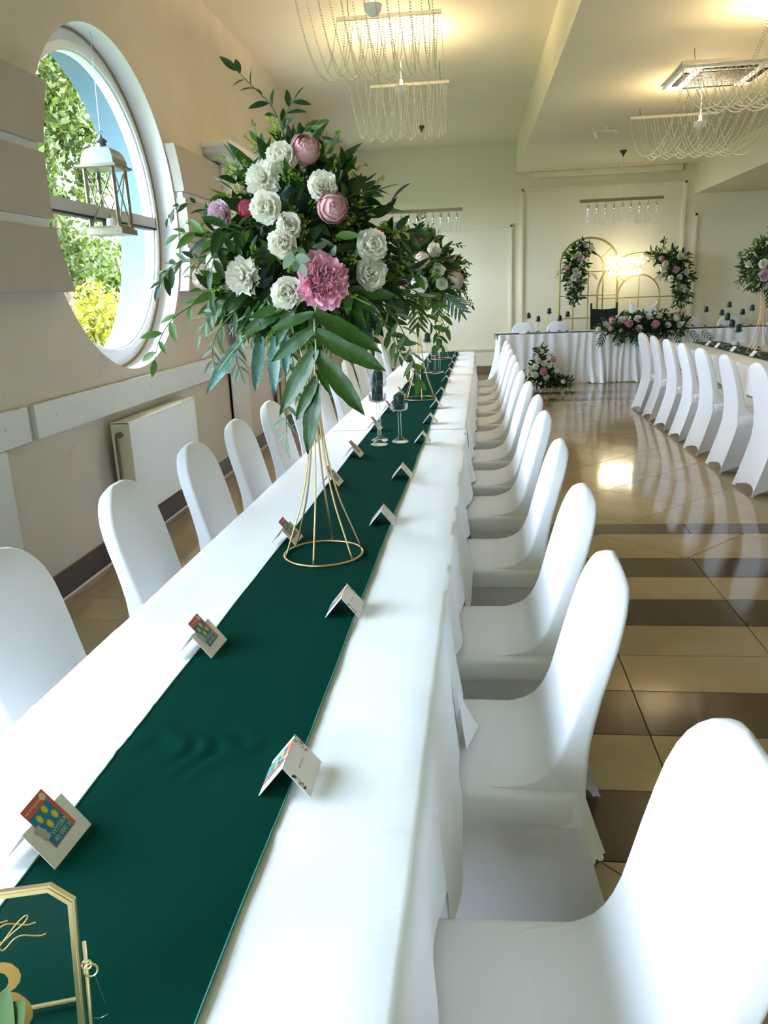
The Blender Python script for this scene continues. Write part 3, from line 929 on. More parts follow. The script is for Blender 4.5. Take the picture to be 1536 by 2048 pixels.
for i, y in enumerate(LCY):
    x = -0.642 + 0.016*(y-0.9)
    place_card(x, y, -0.06, 1, 'ivory place card with lottery ticket on the window side, %s from the gold frame' % ORD[i], 'ticketed place cards on the window side of the runner', 2 if i < 5 else 0, dx=0.004)
for i, y in enumerate((10.16, 9.78, 9.20, 8.55)):
    place_card(2.892, y, 0.05, 1, 'ivory place card on the dark runner across the aisle, %s from the head table' % ORD[i], 'place cards across the aisle', 0)
for i, y in enumerate((10.05, 9.35)):
    place_card(3.17, y, 0.05, -1, 'ivory place card on the dark runner\'s far edge, %s from the head table' % ORD[i], 'far-edge place cards across the aisle', 0)

# ------------------------------------------------------------------ candle holders and candles
def holder_mesh(h):
    # h: height of the cup floor above the table
    b = MB().lathe([(0, 0.0), (0.044, 0.0), (0.046, 0.003), (0.040, 0.008), (0.018, 0.020), (0.009, 0.034), (0.0075, 0.06)], 24)
    foot = b.mesh('foot', GLASS, True, 60)
    b = MB().lathe([(0.0078, 0.058), (0.0085, h*0.35), (0.0075, h*0.7), (0.0095, h - 0.022), (0.007, h - 0.012), (0.016, h - 0.006)], 16)
    stem = b.mesh('stem', GLASS, True, 60)
    b = MB().lathe([(0.0, h - 0.006), (0.030, h - 0.005), (0.042, h), (0.046, h + 0.010), (0.047, h + 0.034), (0.0445, h + 0.034), (0.0435, h + 0.008), (0.036, h + 0.001), (0.0, h)], 24)
    cup = b.mesh('cup', GLASS, True, 60)
    return foot, stem, cup
HM = [holder_mesh(h) for h in (0.175, 0.235, 0.295)]
CM = MB().lathe([(0.0, 0.0), (0.029, 0.0), (0.030, 0.002), (0.030, 0.070), (0.028, 0.076), (0.004, 0.092), (0, 0.0925)], 24).mesh('wax_body', CANDLE, True, 35)
WM = MB().tube([(0, 0, 0.092), (0.0005, 0, 0.099), (0.001, 0, 0.104)], 0.0011, 5).mesh('wick', WICK)
HN = ['short', 'middle-height', 'tall']
def candle_set(x, y, z, k, place, group, zoff=0.0):
    t = thing('candle_holder', '%s glass candle holder %s' % (HN[k], place), 'candle holder', (x, y, z), random.uniform(0, 6), group)
    for nme, me in zip(('foot', 'stem', 'cup'), HM[k]): obj(nme, me, t)
    h = (0.175, 0.235, 0.295)[k]
    c = thing('pillar_candle', 'emerald candle in %s holder %s' % (HN[k], place), 'candle', (x, y, z + h + 0.001), 0, 'pillar candles ' + group)
    obj('wax_body', CM, c); obj('wick', WM, c)
g = 'between the first two gold stands'
candle_set(-0.498, 4.060, RZ, 1, 'beside the first gold stand', g)
candle_set(-0.508, 4.185, RZ, 2, 'beside the first gold stand', g)
candle_set(-0.392, 4.130, RZ, 0, 'beside the first gold stand', g)
g = 'between the second and third gold stands'
candle_set(-0.440, 7.775, RZ, 2, 'beyond the second gold stand', g)
candle_set(-0.366, 7.663, RZ, 0, 'beyond the second gold stand', g)
candle_set(-0.326, 7.780, RZ, 1, 'beyond the second gold stand', g)
HTZ = 0.80
g = 'on the head table beside the black chair'
for i, (x, y, k) in enumerate(((0.905, 13.25, 1), (1.067, 13.32, 0), (1.233, 13.25, 2), (1.412, 13.32, 0), (1.526, 13.25, 1))):
    candle_set(x, y, HTZ + 0.0065, k, 'on the head table, %s from its free end' % ORD[i], g)
g = 'on the head table beyond the flower garland'
for i, (x, y, k) in enumerate(((3.68, 13.25, 1), (3.945, 13.32, 0), (4.028, 13.25, 2), (4.26, 13.32, 0), (4.38, 13.25, 1))):
    candle_set(x, y, HTZ + 0.0065, k, 'on the head table, %s past the flower garland' % ORD[i], g)
g = 'on the table across the aisle'
candle_set(3.075, 10.15, TZ + 0.0075, 2, 'on the table across the aisle', g)
candle_set(2.99, 9.68, TZ + 0.0075, 1, 'on the table across the aisle', g)
candle_set(3.105, 9.80, TZ + 0.0075, 0, 'on the table across the aisle', g)

# ------------------------------------------------------------------ gold table-number frame
fr = thing('table_number_frame', 'gold octagonal glass frame with table number lettering on the emerald runner', 'table sign', (-0.499, 0.594, RZ + 0.002), math.radians(15))
TILT = Matrix.Rotation(math.radians(-14), 4, 'X')
hw, hh, ch = 0.082, 0.186, 0.024
octo = [(-hw, 0.004), (hw, 0.004), (hw, hh - 0.020), (hw - ch, hh), (-hw + ch, hh), (-hw, hh - 0.020)]
def offset_poly(p, d):
    n = len(p); out = []
    for i in range(n):
        a, b_, c = Vector(p[i-1]), Vector(p[i]), Vector(p[(i+1) % n])
        n1 = Vector((-(b_-a).y, (b_-a).x)).normalized(); n2 = Vector((-(c-b_).y, (c-b_).x)).normalized()
        k = (n1 + n2).normalized(); k = k / max(0.3, k.dot(n1))
        out.append(tuple(b_ + k*d))
    return out
def frame_ring(p, d0_, d1_, y0, y1):
    a, c = offset_poly(p, d0_), offset_poly(p, d1_)
    b = MB(); n = len(p)
    rings = [[(q[0], y0, q[1]) for q in a], [(q[0], y0, q[1]) for q in c], [(q[0], y1, q[1]) for q in c], [(q[0], y1, q[1]) for q in a]]
    rings.append(rings[0])
    return b.loft(rings, caps=False, M=TILT)
frame_ring(octo, 0.0, 0.0075, -0.004, 0.004).build('frame_profile', BRASS, fr, smooth=False)
frame_ring(octo, 0.0025, 0.0045, -0.0055, -0.004).build('raised_bead', BRASS, fr, smooth=False)
inner = offset_poly(octo, 0.004)
MB().add([(q[0], 0.0, q[1]) for q in inner], [tuple(range(len(inner)))], M=TILT).build('glass_panel', GLASS, fr, smooth=False)
STROKES = [
 [(-0.0081,0.1573),(-0.0136,0.1491),(-0.0202,0.1385),(-0.0246,0.1319),(-0.0234,0.1256),(-0.021,0.1245),(-0.0147,0.129),(-0.0095,0.1319)],
 [(-0.0254,0.154),(-0.0068,0.1523),(0.0007,0.1517),(0.0118,0.1532)],
 [(-0.0052,0.1376),(-0.0083,0.1362),(-0.01,0.1328),(-0.0086,0.1292),(-0.005,0.1314),(-0.0043,0.1357),(-0.0052,0.1376),(-0.0035,0.1312),(-0.0005,0.13),(0.003,0.1309)],
 [(-0.0047,0.1428),(-0.0066,0.1395)],
 [(0.0029,0.1283),(0.0099,0.1367),(0.0206,0.1486),(0.028,0.1548),(0.0316,0.1561),(0.032,0.1534),(0.0266,0.147),(0.014,0.1379),(0.0045,0.1303),(0.0012,0.1254),(0.0035,0.122),(0.0082,0.1245),(0.0146,0.1308),(0.0208,0.1345),(0.0279,0.135),(0.0359,0.1332),(0.0439,0.1322),(0.049,0.1334)],
 [(0.0034,0.1471),(0.0106,0.1498),(0.0206,0.1482),(0.0305,0.1457),(0.0397,0.1472)],
 [(-0.0302,0.1581),(-0.0341,0.1608),(-0.0391,0.1605),(-0.0419,0.156),(-0.0397,0.1504),(-0.035,0.1446),(-0.0353,0.1385),(-0.0405,0.1356),(-0.0474,0.1381)]]
b = MB()
for s_ in STROKES:
    b.tube(catmull([(x, -0.0008, z) for x, z in s_], 5), 0.00075, 5, M=TILT)
b.build('script_lettering', GOLDINK, fr)
THREE = [(-0.0229,0.0895),(-0.0205,0.098),(-0.013,0.1059),(-0.0037,0.1092),(0.0043,0.109),(0.0122,0.106),(0.0184,0.0991),(0.0203,0.0923),(0.0186,0.0855),(0.0138,0.0799),(0.0075,0.0762),(0.0154,0.0735),(0.0221,0.0675),(0.0268,0.0608),(0.0288,0.0517),(0.0278,0.0439),(0.0235,0.0374),(0.0182,0.0327),(0.0079,0.0287),(-0.0042,0.0283),(-0.0171,0.0316),(-0.0259,0.037),(-0.0285,0.0435),(-0.0234,0.0455),(-0.0175,0.0422),(-0.0128,0.0364),(-0.003,0.0326),(0.0072,0.034),(0.0145,0.0384),(0.0167,0.0435),(0.0157,0.0515),(0.0116,0.059),(0.0049,0.066),(-0.0039,0.0705),(-0.0133,0.0734),(-0.0086,0.0755),(-0.0015,0.0773),(0.0043,0.081),(0.0071,0.0868),(0.0069,0.0921),(0.0036,0.0969),(-0.0023,0.0989),(-0.0094,0.0985),(-0.0167,0.094),(-0.022,0.0885)]
MB().poly(THREE, -0.0012, -0.0004, axis='y', M=TILT).build('number_three', GOLDINK, fr, smooth=False)
# right-hand hinge rods, clasp and chain, rear foot bar
MB().tube([(hw + 0.005, 0, 0.02), (hw + 0.005, 0, 0.070)], 0.0022, 8, M=TILT).build('hinge_rod', BRASS, fr)
MB().tube([(hw + 0.005, 0, 0.072), (hw + 0.005, 0, 0.118)], 0.0022, 8, M=TILT).build('hinge_rod', BRASS, fr)
MB().tube([(hw + 0.010 + 0.007*math.cos(a), -0.002, 0.087 + 0.007*math.sin(a)) for a in np.linspace(0, 2*PI, 17)[:-1]], 0.0011, 6, closed=True, M=TILT).build('clasp_ring', BRASS, fr)
MB().tube([(hw + 0.006 + 0.005*math.cos(a), -0.001, 0.093 + 0.005*math.sin(a)) for a in np.linspace(0, 2*PI, 15)[:-1]], 0.0011, 6, closed=True, M=TILT).build('clasp_ring', BRASS, fr)
MB().tube(catmull([(hw + 0.013, 0.0, 0.081), (hw + 0.018, 0.006, 0.05), (hw + 0.021, 0.012, 0.03), (hw + 0.012, 0.016, 0.022), (hw + 0.004, 0.014, 0.024)], 5), 0.0005, 5, M=TILT).build('chain', STEEL, fr)
MB().tube([(-0.030, 0.062, 0.002), (0.058, 0.066, 0.002)], 0.0028, 8).build('foot_bar', BRASS, fr)
MB().tube([(-0.030, 0.062, 0.002), (-0.030, 0.036, 0.09)], 0.0018, 6).build('rear_strut', BRASS, fr)

# ------------------------------------------------------------------ gold wire flower stands
def stand_meshes():
    R, h = 0.122, 0.70
    wires = []
    for k in range(6):
        a = 2*PI*k/6 + 0.3
        prof = [(R, 0.004), (0.092, 0.085), (0.058, 0.18), (0.033, 0.29), (0.020, 0.39), (0.016, 0.46), (0.022, 0.54), (0.042, 0.62), (0.075, 0.70)]
        wires.append([(r*math.cos(a), r*math.sin(a), z) for r, z in prof])
    ringp = [(R*c, R*s, 0.004) for c, s in circ(48)]
    topp = [(0.075*c, 0.075*s, 0.70) for c, s in circ(32)]
    return (MB().tube(ringp, 0.0036, 8, closed=True).mesh('base_ring', GOLD), [MB().tube(catmull(w, 4), 0.0028, 7).mesh('wire', GOLD) for w in wires],
            MB().tube(topp, 0.003, 7, closed=True).mesh('top_ring', GOLD),
            MB().lathe([(0, 0.655), (0.04, 0.655), (0.058, 0.67), (0.068, 0.72), (0.066, 0.72), (0, 0.70)], 16).mesh('flower_bowl', WHITEP))
SB, SWR, STR, SBO = stand_meshes()
def stand(x, y, z, label, rz=0.0):
    t = thing('flower_stand', label, 'flower stand', (x, y, z), rz, 'gold wire flower stands')
    obj('base_ring', SB, t); obj('top_ring', STR, t); obj('flower_bowl', SBO, t)
    for w_ in SWR: obj('wire', w_, t)
    return t

# ------------------------------------------------------------------ flower and leaf meshes
def petal(w, l, cup, ruf, seed, nu=7, nv=6):
    r_ = random.Random(seed); ph = [r_.uniform(0, 6.28) for _ in range(4)]
    P = []
    for i in range(nv):
        v = i/(nv-1); row = []
        wid = w*(math.sin(PI*(0.10 + 0.80*v**0.8)))**0.6
        for j in range(nu):
            u = -1 + 2*j/(nu-1)
            x = u*wid
            y = l*(v - 0.10*abs(u)**2*v*v) + ruf*0.8*math.sin(7*u + ph[0])*v**3
            z = cup*(v*v*0.9 + 0.35*u*u*v) + ruf*math.sin(5*u + ph[1])*v**2 + ruf*0.5*math.sin(11*u + ph[2])*v**3
            row.append((x, y, z))
        P.append(row)
    return P
def flower_open(layers, seed):
    b = MB(); r_ = random.Random(seed)
    for (n, tilt, r0_, l, w, cup, ruf, z0) in layers:
        a0 = r_.uniform(0, 6.28)
        for k in range(n):
            P = petal(w*r_.uniform(.85, 1.15), l*r_.uniform(.9, 1.1), cup, ruf, r_.random())
            M_ = Matrix.Rotation(a0 + 2*PI*k/n + r_.uniform(-.15, .15), 4, 'Z') @ Matrix.Translation((0, r0_, z0)) @ Matrix.Rotation(math.radians(tilt + r_.uniform(-8, 8)), 4, 'X')
            b.grid(P, M_)
    return b
PEONY_L = [(8, 12, .05, .95, .52, .35, .07, -.35), (9, 26, .06, .92, .46, .32, .09, -.25), (10, 38, .07, .86, .36, .28, .10, -.15), (12, 48, .08, .78, .27, .22, .11, -.05), (12, 58, .09, .68, .21, .16, .11, .02), (10, 68, .08, .58, .18, .12, .10, .08), (8, 80, .05, .50, .16, .10, .08, .12)]
ROSE_L = [(6, 12, .05, .96, .60, .34, .06, -.3), (6, 30, .07, .88, .54, .34, .06, -.2), (6, 48, .09, .78, .44, .24, .05, -.08), (5, 64, .10, .66, .36, .14, .05, .0), (5, 78, .07, .58, .28, .06, .04, .08)]
CARN_L = [(9, 4, .03, .98, .42, .16, .10, -.2), (9, 20, .05, .90, .38, .18, .10, -.1), (9, 38, .06, .78, .32, .16, .10, .0), (8, 58, .06, .64, .26, .12, .09, .08), (6, 76, .04, .52, .2, .08, .07, .14)]
def flower_bud(seed, open_=0.0):
    b = MB(); r_ = random.Random(seed)
    for layer in range(4):
        n = 5
        a0 = r_.uniform(0, 6.28)
        for k in range(n):
            P = []
            R_ = 0.74 + 0.085*layer
            lean = open_*layer
            top = (0.02 if layer == 0 else 0.06 + 0.10*layer + r_.uniform(-.04, .04))
            for i in range(7):
                v = i/6; row = []
                for j in range(6):
                    u = -1 + 2*j/5
                    pol = PI*(0.93 - (0.93 - top*(1 + 0.35*u*u))*v)
                    az = a0 + 2*PI*k/n + u*(0.78 + 0.10*layer)*math.sin(min(1, 0.35 + v)*PI/2)
                    rad = R_ + 0.05*math.sin(4*u + k + layer)*v*v + lean*v*v + 0.03*u
                    row.append((rad*math.sin(pol)*math.cos(az), rad*math.sin(pol)*math.sin(az), 1.05*rad*math.cos(pol)))
                P.append(row)
            b.grid(P)
    return b
FM = {
 'po': [flower_open(PEONY_L, 11).mesh('peony', PINK)], 'pl': [flower_open(PEONY_L, 12).mesh('peony', PINKL)],
 'pb': [flower_bud(1, .03).mesh('peony_bud', PINKB), flower_bud(2, .03).mesh('peony_bud', PINKB)], 'db': [flower_bud(3).mesh('peony_bud', PINKD)],
 'bb': [flower_bud(4, .02).mesh('peony_bud', BLUSH)], 'rb': [flower_bud(5).mesh('rose_hip', REDB)],
 'wr': [flower_open(ROSE_L, 21).mesh('white_rose', WHITE), flower_open(ROSE_L, 22).mesh('white_rose', WHITE)],
 'wc': [flower_open(CARN_L, 23).mesh('white_carnation', WHITE)], 'sw': [flower_bud(6, .04).mesh('white_bud', WHITE)],
}
FNAME = {'po': 'peony', 'pl': 'peony', 'pb': 'peony_bud', 'db': 'peony_bud', 'bb': 'peony_bud', 'rb': 'rose_hip', 'wr': 'white_rose', 'wc': 'white_carnation', 'sw': 'white_bud'}
def leaf_geo(w=0.17, curl=-0.16, n=6, foldz=0.05, point=0.9):
    v, f = [], []
    for i in range(n + 1):
        t = i/n
        wd = w*(math.sin(PI*min(1, t**point)))**0.85 if 0 < t < 1 else 0.0
        zc = curl*t*t
        v += [(-wd, t, zc + foldz*wd/w), (0, t, zc), (wd, t, zc + foldz*wd/w)]
    for i in range(n):
        a = 3*i
        f += [(a, a+1, a+4, a+3), (a+1, a+2, a+5, a+4)]
    return np.array(v), f
LEAFS = {'ruscus': leaf_geo(0.17, -0.18), 'olive': leaf_geo(0.11, -0.10, 5), 'euca': leaf_geo(0.30, -0.10, 6, 0.03, 0.8), 'tiny': leaf_geo(0.22, 0.05, 3)}
LEAFM = {}
def leaf_mesh(kind, mt):
    k = (kind, mt.name)
    if k not in LEAFM:
        LEAFM[k] = MB().add(*LEAFS[kind]).mesh('leaf', mt)
    return LEAFM[k]
def look(direction, normal, roll=0.0):
    # matrix whose +Y follows direction and +Z leans to normal
    y = Vector(direction).normalized()
    z = Vector(normal); z = z - y*z.dot(y)
    if z.length < 1e-4: z = y.orthogonal()
    z.normalize()
    x = y.cross(z)
    M_ = Matrix.Identity(4)
    for i in range(3): M_[i][0], M_[i][1], M_[i][2] = x[i], y[i], z[i]
    return M_ @ Matrix.Rotation(roll, 4, 'Y')
def zlook(n_, spin=0.0):
    z = Vector(n_).normalized()
    x = z.orthogonal().normalized()
    y = z.cross(x)
    M_ = Matrix.Identity(4)
    for i in range(3): M_[i][0], M_[i][1], M_[i][2] = x[i], y[i], z[i]
    return M_ @ Matrix.Rotation(spin, 4, 'Z')
def sprig(parent, pts, kind, mt, size, r_, pairs=5, name='leaf_sprig', wide=1.0, tip=True):
    path = [Vector(p) for p in catmull(pts, 6)]
    o = MB().tube(path, [0.0022*(1 - 0.6*i/len(path)) for i in range(len(path))], 5).build(name, STEM, parent)
    me = leaf_mesh(kind, mt)
    n = pairs*2
    for k in range(n + (1 if tip else 0)):
        f = 0.15 + 0.85*k/n
        i = min(int(f*(len(path)-1)), len(path)-2)
        p = path[i]; t = (path[i+1]-path[i]).normalized()
        up = Vector((r_.uniform(-.5, .5), -0.6 + r_.uniform(-.4, .4), 0.6))
        side = t.cross(up).normalized() * (1 if k % 2 else -1)
        d = t*0.75 + side*(0.8 if k < n else 0.05) + Vector((0, 0, r_.uniform(-.25, .15)))
        s_ = size*r_.uniform(.75, 1.15)*(1 - 0.25*f)
        M_ = Matrix.Translation(p) @ look(d, up, r_.uniform(-.5, .5)) @ Matrix.Diagonal((s_*wide, s_, s_, 1))
        obj('leaf', me, o, M=M_)
    return o
def leaf_cloud(parent, name, kind, mt, pos, dirs, sizes, r_, droop=0.3):
    V, F = LEAFS[kind]
    n = len(pos); k = len(V)
    out = np.zeros((n, k, 3))
    for i in range(n):
        d = Vector(dirs[i]); d.z -= droop*r_.random()
        M_ = np.array(look(d, (r_.gauss(0, 1), r_.gauss(-.4, 1), r_.gauss(.5, 1)), 0.0))[:3, :3] * sizes[i]
        out[i] = V @ M_.T + pos[i]
    F = np.array(F)
    faces = (F[None, :, :] + (np.arange(n)*k)[:, None, None]).reshape(-1, 4)
    me = bpy.data.meshes.new(name)
    me.from_pydata(out.reshape(-1, 3).tolist(), [], faces.tolist())
    me.materials.append(mt)
    me.polygons.foreach_set('use_smooth', [True]*len(me.polygons))
    o = obj(name, me, parent)
    o['kind'] = 'stuff'
    return o
def fern_lobe_mesh(mt):
    P = []
    n = 14
    for i in range(n + 1):
        t = i/n
        w = 0.115*(math.sin(PI*(0.12 + 0.88*t)))**0.75*(1.0 if t < 0.98 else 0.4) + 0.006*math.sin(t*26)
        if t == 1: w = 0.002
        P.append([(-w, t, -0.10*t*t + 0.02), (-w*.5, t, -0.10*t*t + 0.008*math.sin(t*17)), (0, t, -0.10*t*t - 0.012), (w*.5, t, -0.10*t*t + 0.008*math.cos(t*15)), (w, t, -0.10*t*t + 0.02)])
    return MB().grid(P).mesh('lobe', mt)
LOBE = {'g': fern_lobe_mesh(LF), 'b': fern_lobe_mesh(LFG)}
def fern(parent, rachis, lobes, key='g', normal=(0.1, -1, 0.45), wide=1.0):
    o = MB().tube(catmull(rachis, 5), 0.0022, 6).build('fern_leaf', mat('pale_midrib', (0.25, 0.38, 0.12), 0.5), parent)
    for k, (p0, p1) in enumerate(lobes):
        p0, p1 = Vector(p0), Vector(p1)
        L_ = (p1-p0).length
        M_ = Matrix.Translation(p0) @ look(p1-p0, Vector(normal) + Vector((0.3*math.sin(k*2.1), 0, 0.2*math.cos(k*1.7))), 0) @ Matrix.Diagonal((L_*wide, L_, L_, 1))
        obj('lobe', LOBE[key], o, M=M_)
    return o
def rand_fern(parent, base, d, L, key, r_, normal, n=5, wide=0.9):
    base, d = Vector(base), Vector(d).normalized()
    side = d.cross(Vector(normal)).normalized()
    rach = [base, base + d*L*0.5, base + d*L*0.85 + Vector((0, 0, -0.04*L))]
    lobes = []
    for k in range(n):
        f = 0.1 + 0.75*k/(n-1)
        p = base + d*L*f
        ln = L*(0.50 - 0.18*abs(f-0.4))
        for s_ in (-1, 1):
            lobes.append((p, p + (d*0.75 + side*s_*0.75).normalized()*ln + Vector((0, 0, -0.15*ln))))
    lobes.append((base + d*L*0.8, base + d*L*1.25 + Vector((0, 0, -0.08*L))))
    return fern(parent, rach, lobes, key, normal, wide)
def arrangement(label, loc, blobs, flowers=(), nrand=0, rtypes=('wr', 'wc', 'bb', 'pb'), rsize=(0.03, 0.045), face=(0, -1, 0.2),
                clouds=(), filler=0, nsprig=0, sprig_len=(0.12, 0.22), seed=1, group=None, name='flower_arrangement', sub=True, core=True):
    r_ = random.Random(seed)
    t = thing(name, label, 'flowers', loc, 0, group)
    C_ = [Vector(c) for c, _ in blobs]; Rr = [Vector(q) for _, q in blobs]
    wts = [q.x*q.y + q.x*q.z + q.y*q.z for q in Rr]
    def sample(lo, hi, bias=None):
        i = r_.choices(range(len(blobs)), wts)[0]
        while True:
            n_ = Vector((r_.gauss(0, 1), r_.gauss(0, 1), r_.gauss(0, 1))).normalized()
            if bias is None or n_.dot(Vector(bias).normalized()) > r_.uniform(-0.5, 0.6): break
        s_ = r_.uniform(lo, hi)
        p = C_[i] + Vector((n_.x*Rr[i].x, n_.y*Rr[i].y, n_.z*Rr[i].z))*s_
        nn = Vector((n_.x/Rr[i].x, n_.y/Rr[i].y, n_.z/Rr[i].z)).normalized()
        return p, nn
    if core:
        b = MB()
        for c, q in zip(C_, Rr):
            prof = [(math.sin(a), -math.cos(a)) for a in np.linspace(0.0, PI, 9)]
            b.lathe(prof, 12, M=Matrix.Translation(c) @ Matrix.Diagonal((q.x*.5, q.y*.5, q.z*.5, 1)))
        b.build('floral_foam', DGREEN, t)
    placed = []
    for ty, p, rad in flowers:
        p = Vector(p)
        i = min(range(len(blobs)), key=lambda q: (p - C_[q]).length)
        n_ = p - C_[i]; n_ = Vector((n_.x/Rr[i].x**2, n_.y/Rr[i].y**2, n_.z/Rr[i].z**2)).normalized()
        n_ = (n_ + Vector(face).normalized()*0.5).normalized()
        if ty in ('wr', 'wc'): rad *= 1.18
        me = FM[ty][len(placed) % len(FM[ty])]
        obj(FNAME[ty], me, t, M=Matrix.Translation(p) @ zlook(n_, r_.uniform(0, 6)) @ Matrix.Diagonal((rad*1.08, rad*1.08, rad*1.08, 1)))
        placed.append((p, rad))
    tries = 0
    while nrand and tries < 4000:
        tries += 1
        p, n_ = sample(0.9, 1.02, face)
        rad = r_.uniform(*rsize)
        if all((p - q).length > (rad + s_)*0.95 for q, s_ in placed):
            ty = r_.choice(rtypes)
            if ty in ('po',): rad *= 1.35
            me = r_.choice(FM[ty])
            n_ = (n_ + Vector(face).normalized()*0.35).normalized()
            obj(FNAME[ty], me, t, M=Matrix.Translation(p) @ zlook(n_, r_.uniform(0, 6)) @ Matrix.Diagonal((rad, rad, rad, 1)))
            placed.append((p, rad)); nrand -= 1
    for (nm, kind, mt, n, size, lo, hi) in clouds:
        pos, dirs, sz = [], [], []
        for _ in range(n):
            p, n_ = sample(lo, hi)
            pos.append(p); sz.append(size*r_.uniform(.6, 1.25))
            dirs.append(n_*0.9 + Vector((r_.gauss(0, .6), r_.gauss(0, .6), r_.gauss(0, .6))))
        leaf_cloud(t, nm, kind, mt, pos, dirs, sz, r_)
    if filler:
        b = MB(); pos, dirs, sz = [], [], []
        for _ in range(filler):
            p, n_ = sample(0.75, 0.95, face)
            d = (n_ + Vector((r_.gauss(0, .35), r_.gauss(0, .35), r_.gauss(.25, .35)))).normalized()
            L_ = r_.uniform(.05, .10)
            b.tube([p, p + d*L_], 0.0008, 4)
            for k in range(26):
                f = r_.uniform(.25, 1); s2 = Vector((r_.gauss(0, 1), r_.gauss(0, 1), r_.gauss(0, 1))).normalized()
                pos.append(p + d*L_*f + s2*0.010*(1.15-f)); dirs.append(s2*0.7 + d); sz.append(r_.uniform(.008, .012))
        tag(b.build('filler_stem', STEM, t), kind='stuff')
        leaf_cloud(t, 'filler_seed', 'tiny', LB, pos, dirs, sz, r_, 0)
    for k in range(nsprig):
        p, n_ = sample(0.75, 0.9, None)
        L_ = r_.uniform(*sprig_len)
        d = (n_ + Vector((r_.gauss(0, .2), r_.gauss(0, .2), r_.gauss(0, .2)))).normalized()
        pts = [p, p + d*L_*.5, p + d*L_*.85 + Vector((0, 0, -L_*0.18)), p + d*L_ + Vector((0, 0, -L_*0.42))]
        sprig(t, pts, *(('ruscus', LD), ('ruscus', LM), ('olive', LG))[k % 3], L_*0.34, r_, 5)
    return t

# ------------------------------------------------------------------ tall centrepieces of the long table
stand(-0.467, 2.272, RZ, 'gold wire trumpet stand carrying the arrangement with the open pink peony', 0.15)
BQ = (-0.46, 2.27, 1.66)
fl1 = [('po', (.086, -.262, -.087), .068), ('pb', (.119, -.243, .085), .034), ('pb', (.043, -.168, .232), .034), ('pl', (-.172, -.215, .084), .037),
       ('db', (-.097, -.252, .093), .020), ('bb', (-.262, -.128, -.063), .031), ('wc', (-.119, -.252, -.067), .040), ('wr', (-.005, -.260, -.114), .039),
       ('wr', (-.043, -.263, .091), .035), ('wr', (.095, -.236, .131), .035), ('wr', (-.009, -.196, .21), .036), ('wc', (-.055, -.230, .159), .037),
       ('wr', (.017, -.278, .047), .028), ('wr', (-.004, -.283, .005), .033), ('wr', (.206, -.206, -.004), .036), ('wr', (.199, -.198, -.076), .039),
       ('rb', (.228, -.19, .023), .014), ('sw', (-.204, -.206, -.029), .021), ('wr', (.25, .05, .03), .036), ('bb', (-.1, .2, .1), .034), ('wr', (.1, .22, .05), .036), ('pb', (-.22, .12, .05), .034)]
b1 = arrangement('large floral centrepiece with open pink peony and glossy lobed fern leaf', BQ, [((0, 0, 0), (.28, .26, .255)), ((0.0, 0, -.08), (.30, .26, .17)), ((-0.01, -.02, .12), (.19, .18, .17))], fl1,
    clouds=[('dark_foliage', 'ruscus', LD, 950, .075, .55, .98), ('mid_foliage', 'ruscus', LM, 420, .062, .7, 1.05), ('grey_foliage', 'olive', LG, 160, .06, .8, 1.08)],
    filler=110, nsprig=12, sprig_len=(.14, .24), seed=5, group='tall centrepieces of the long table')
rs = random.Random(9)
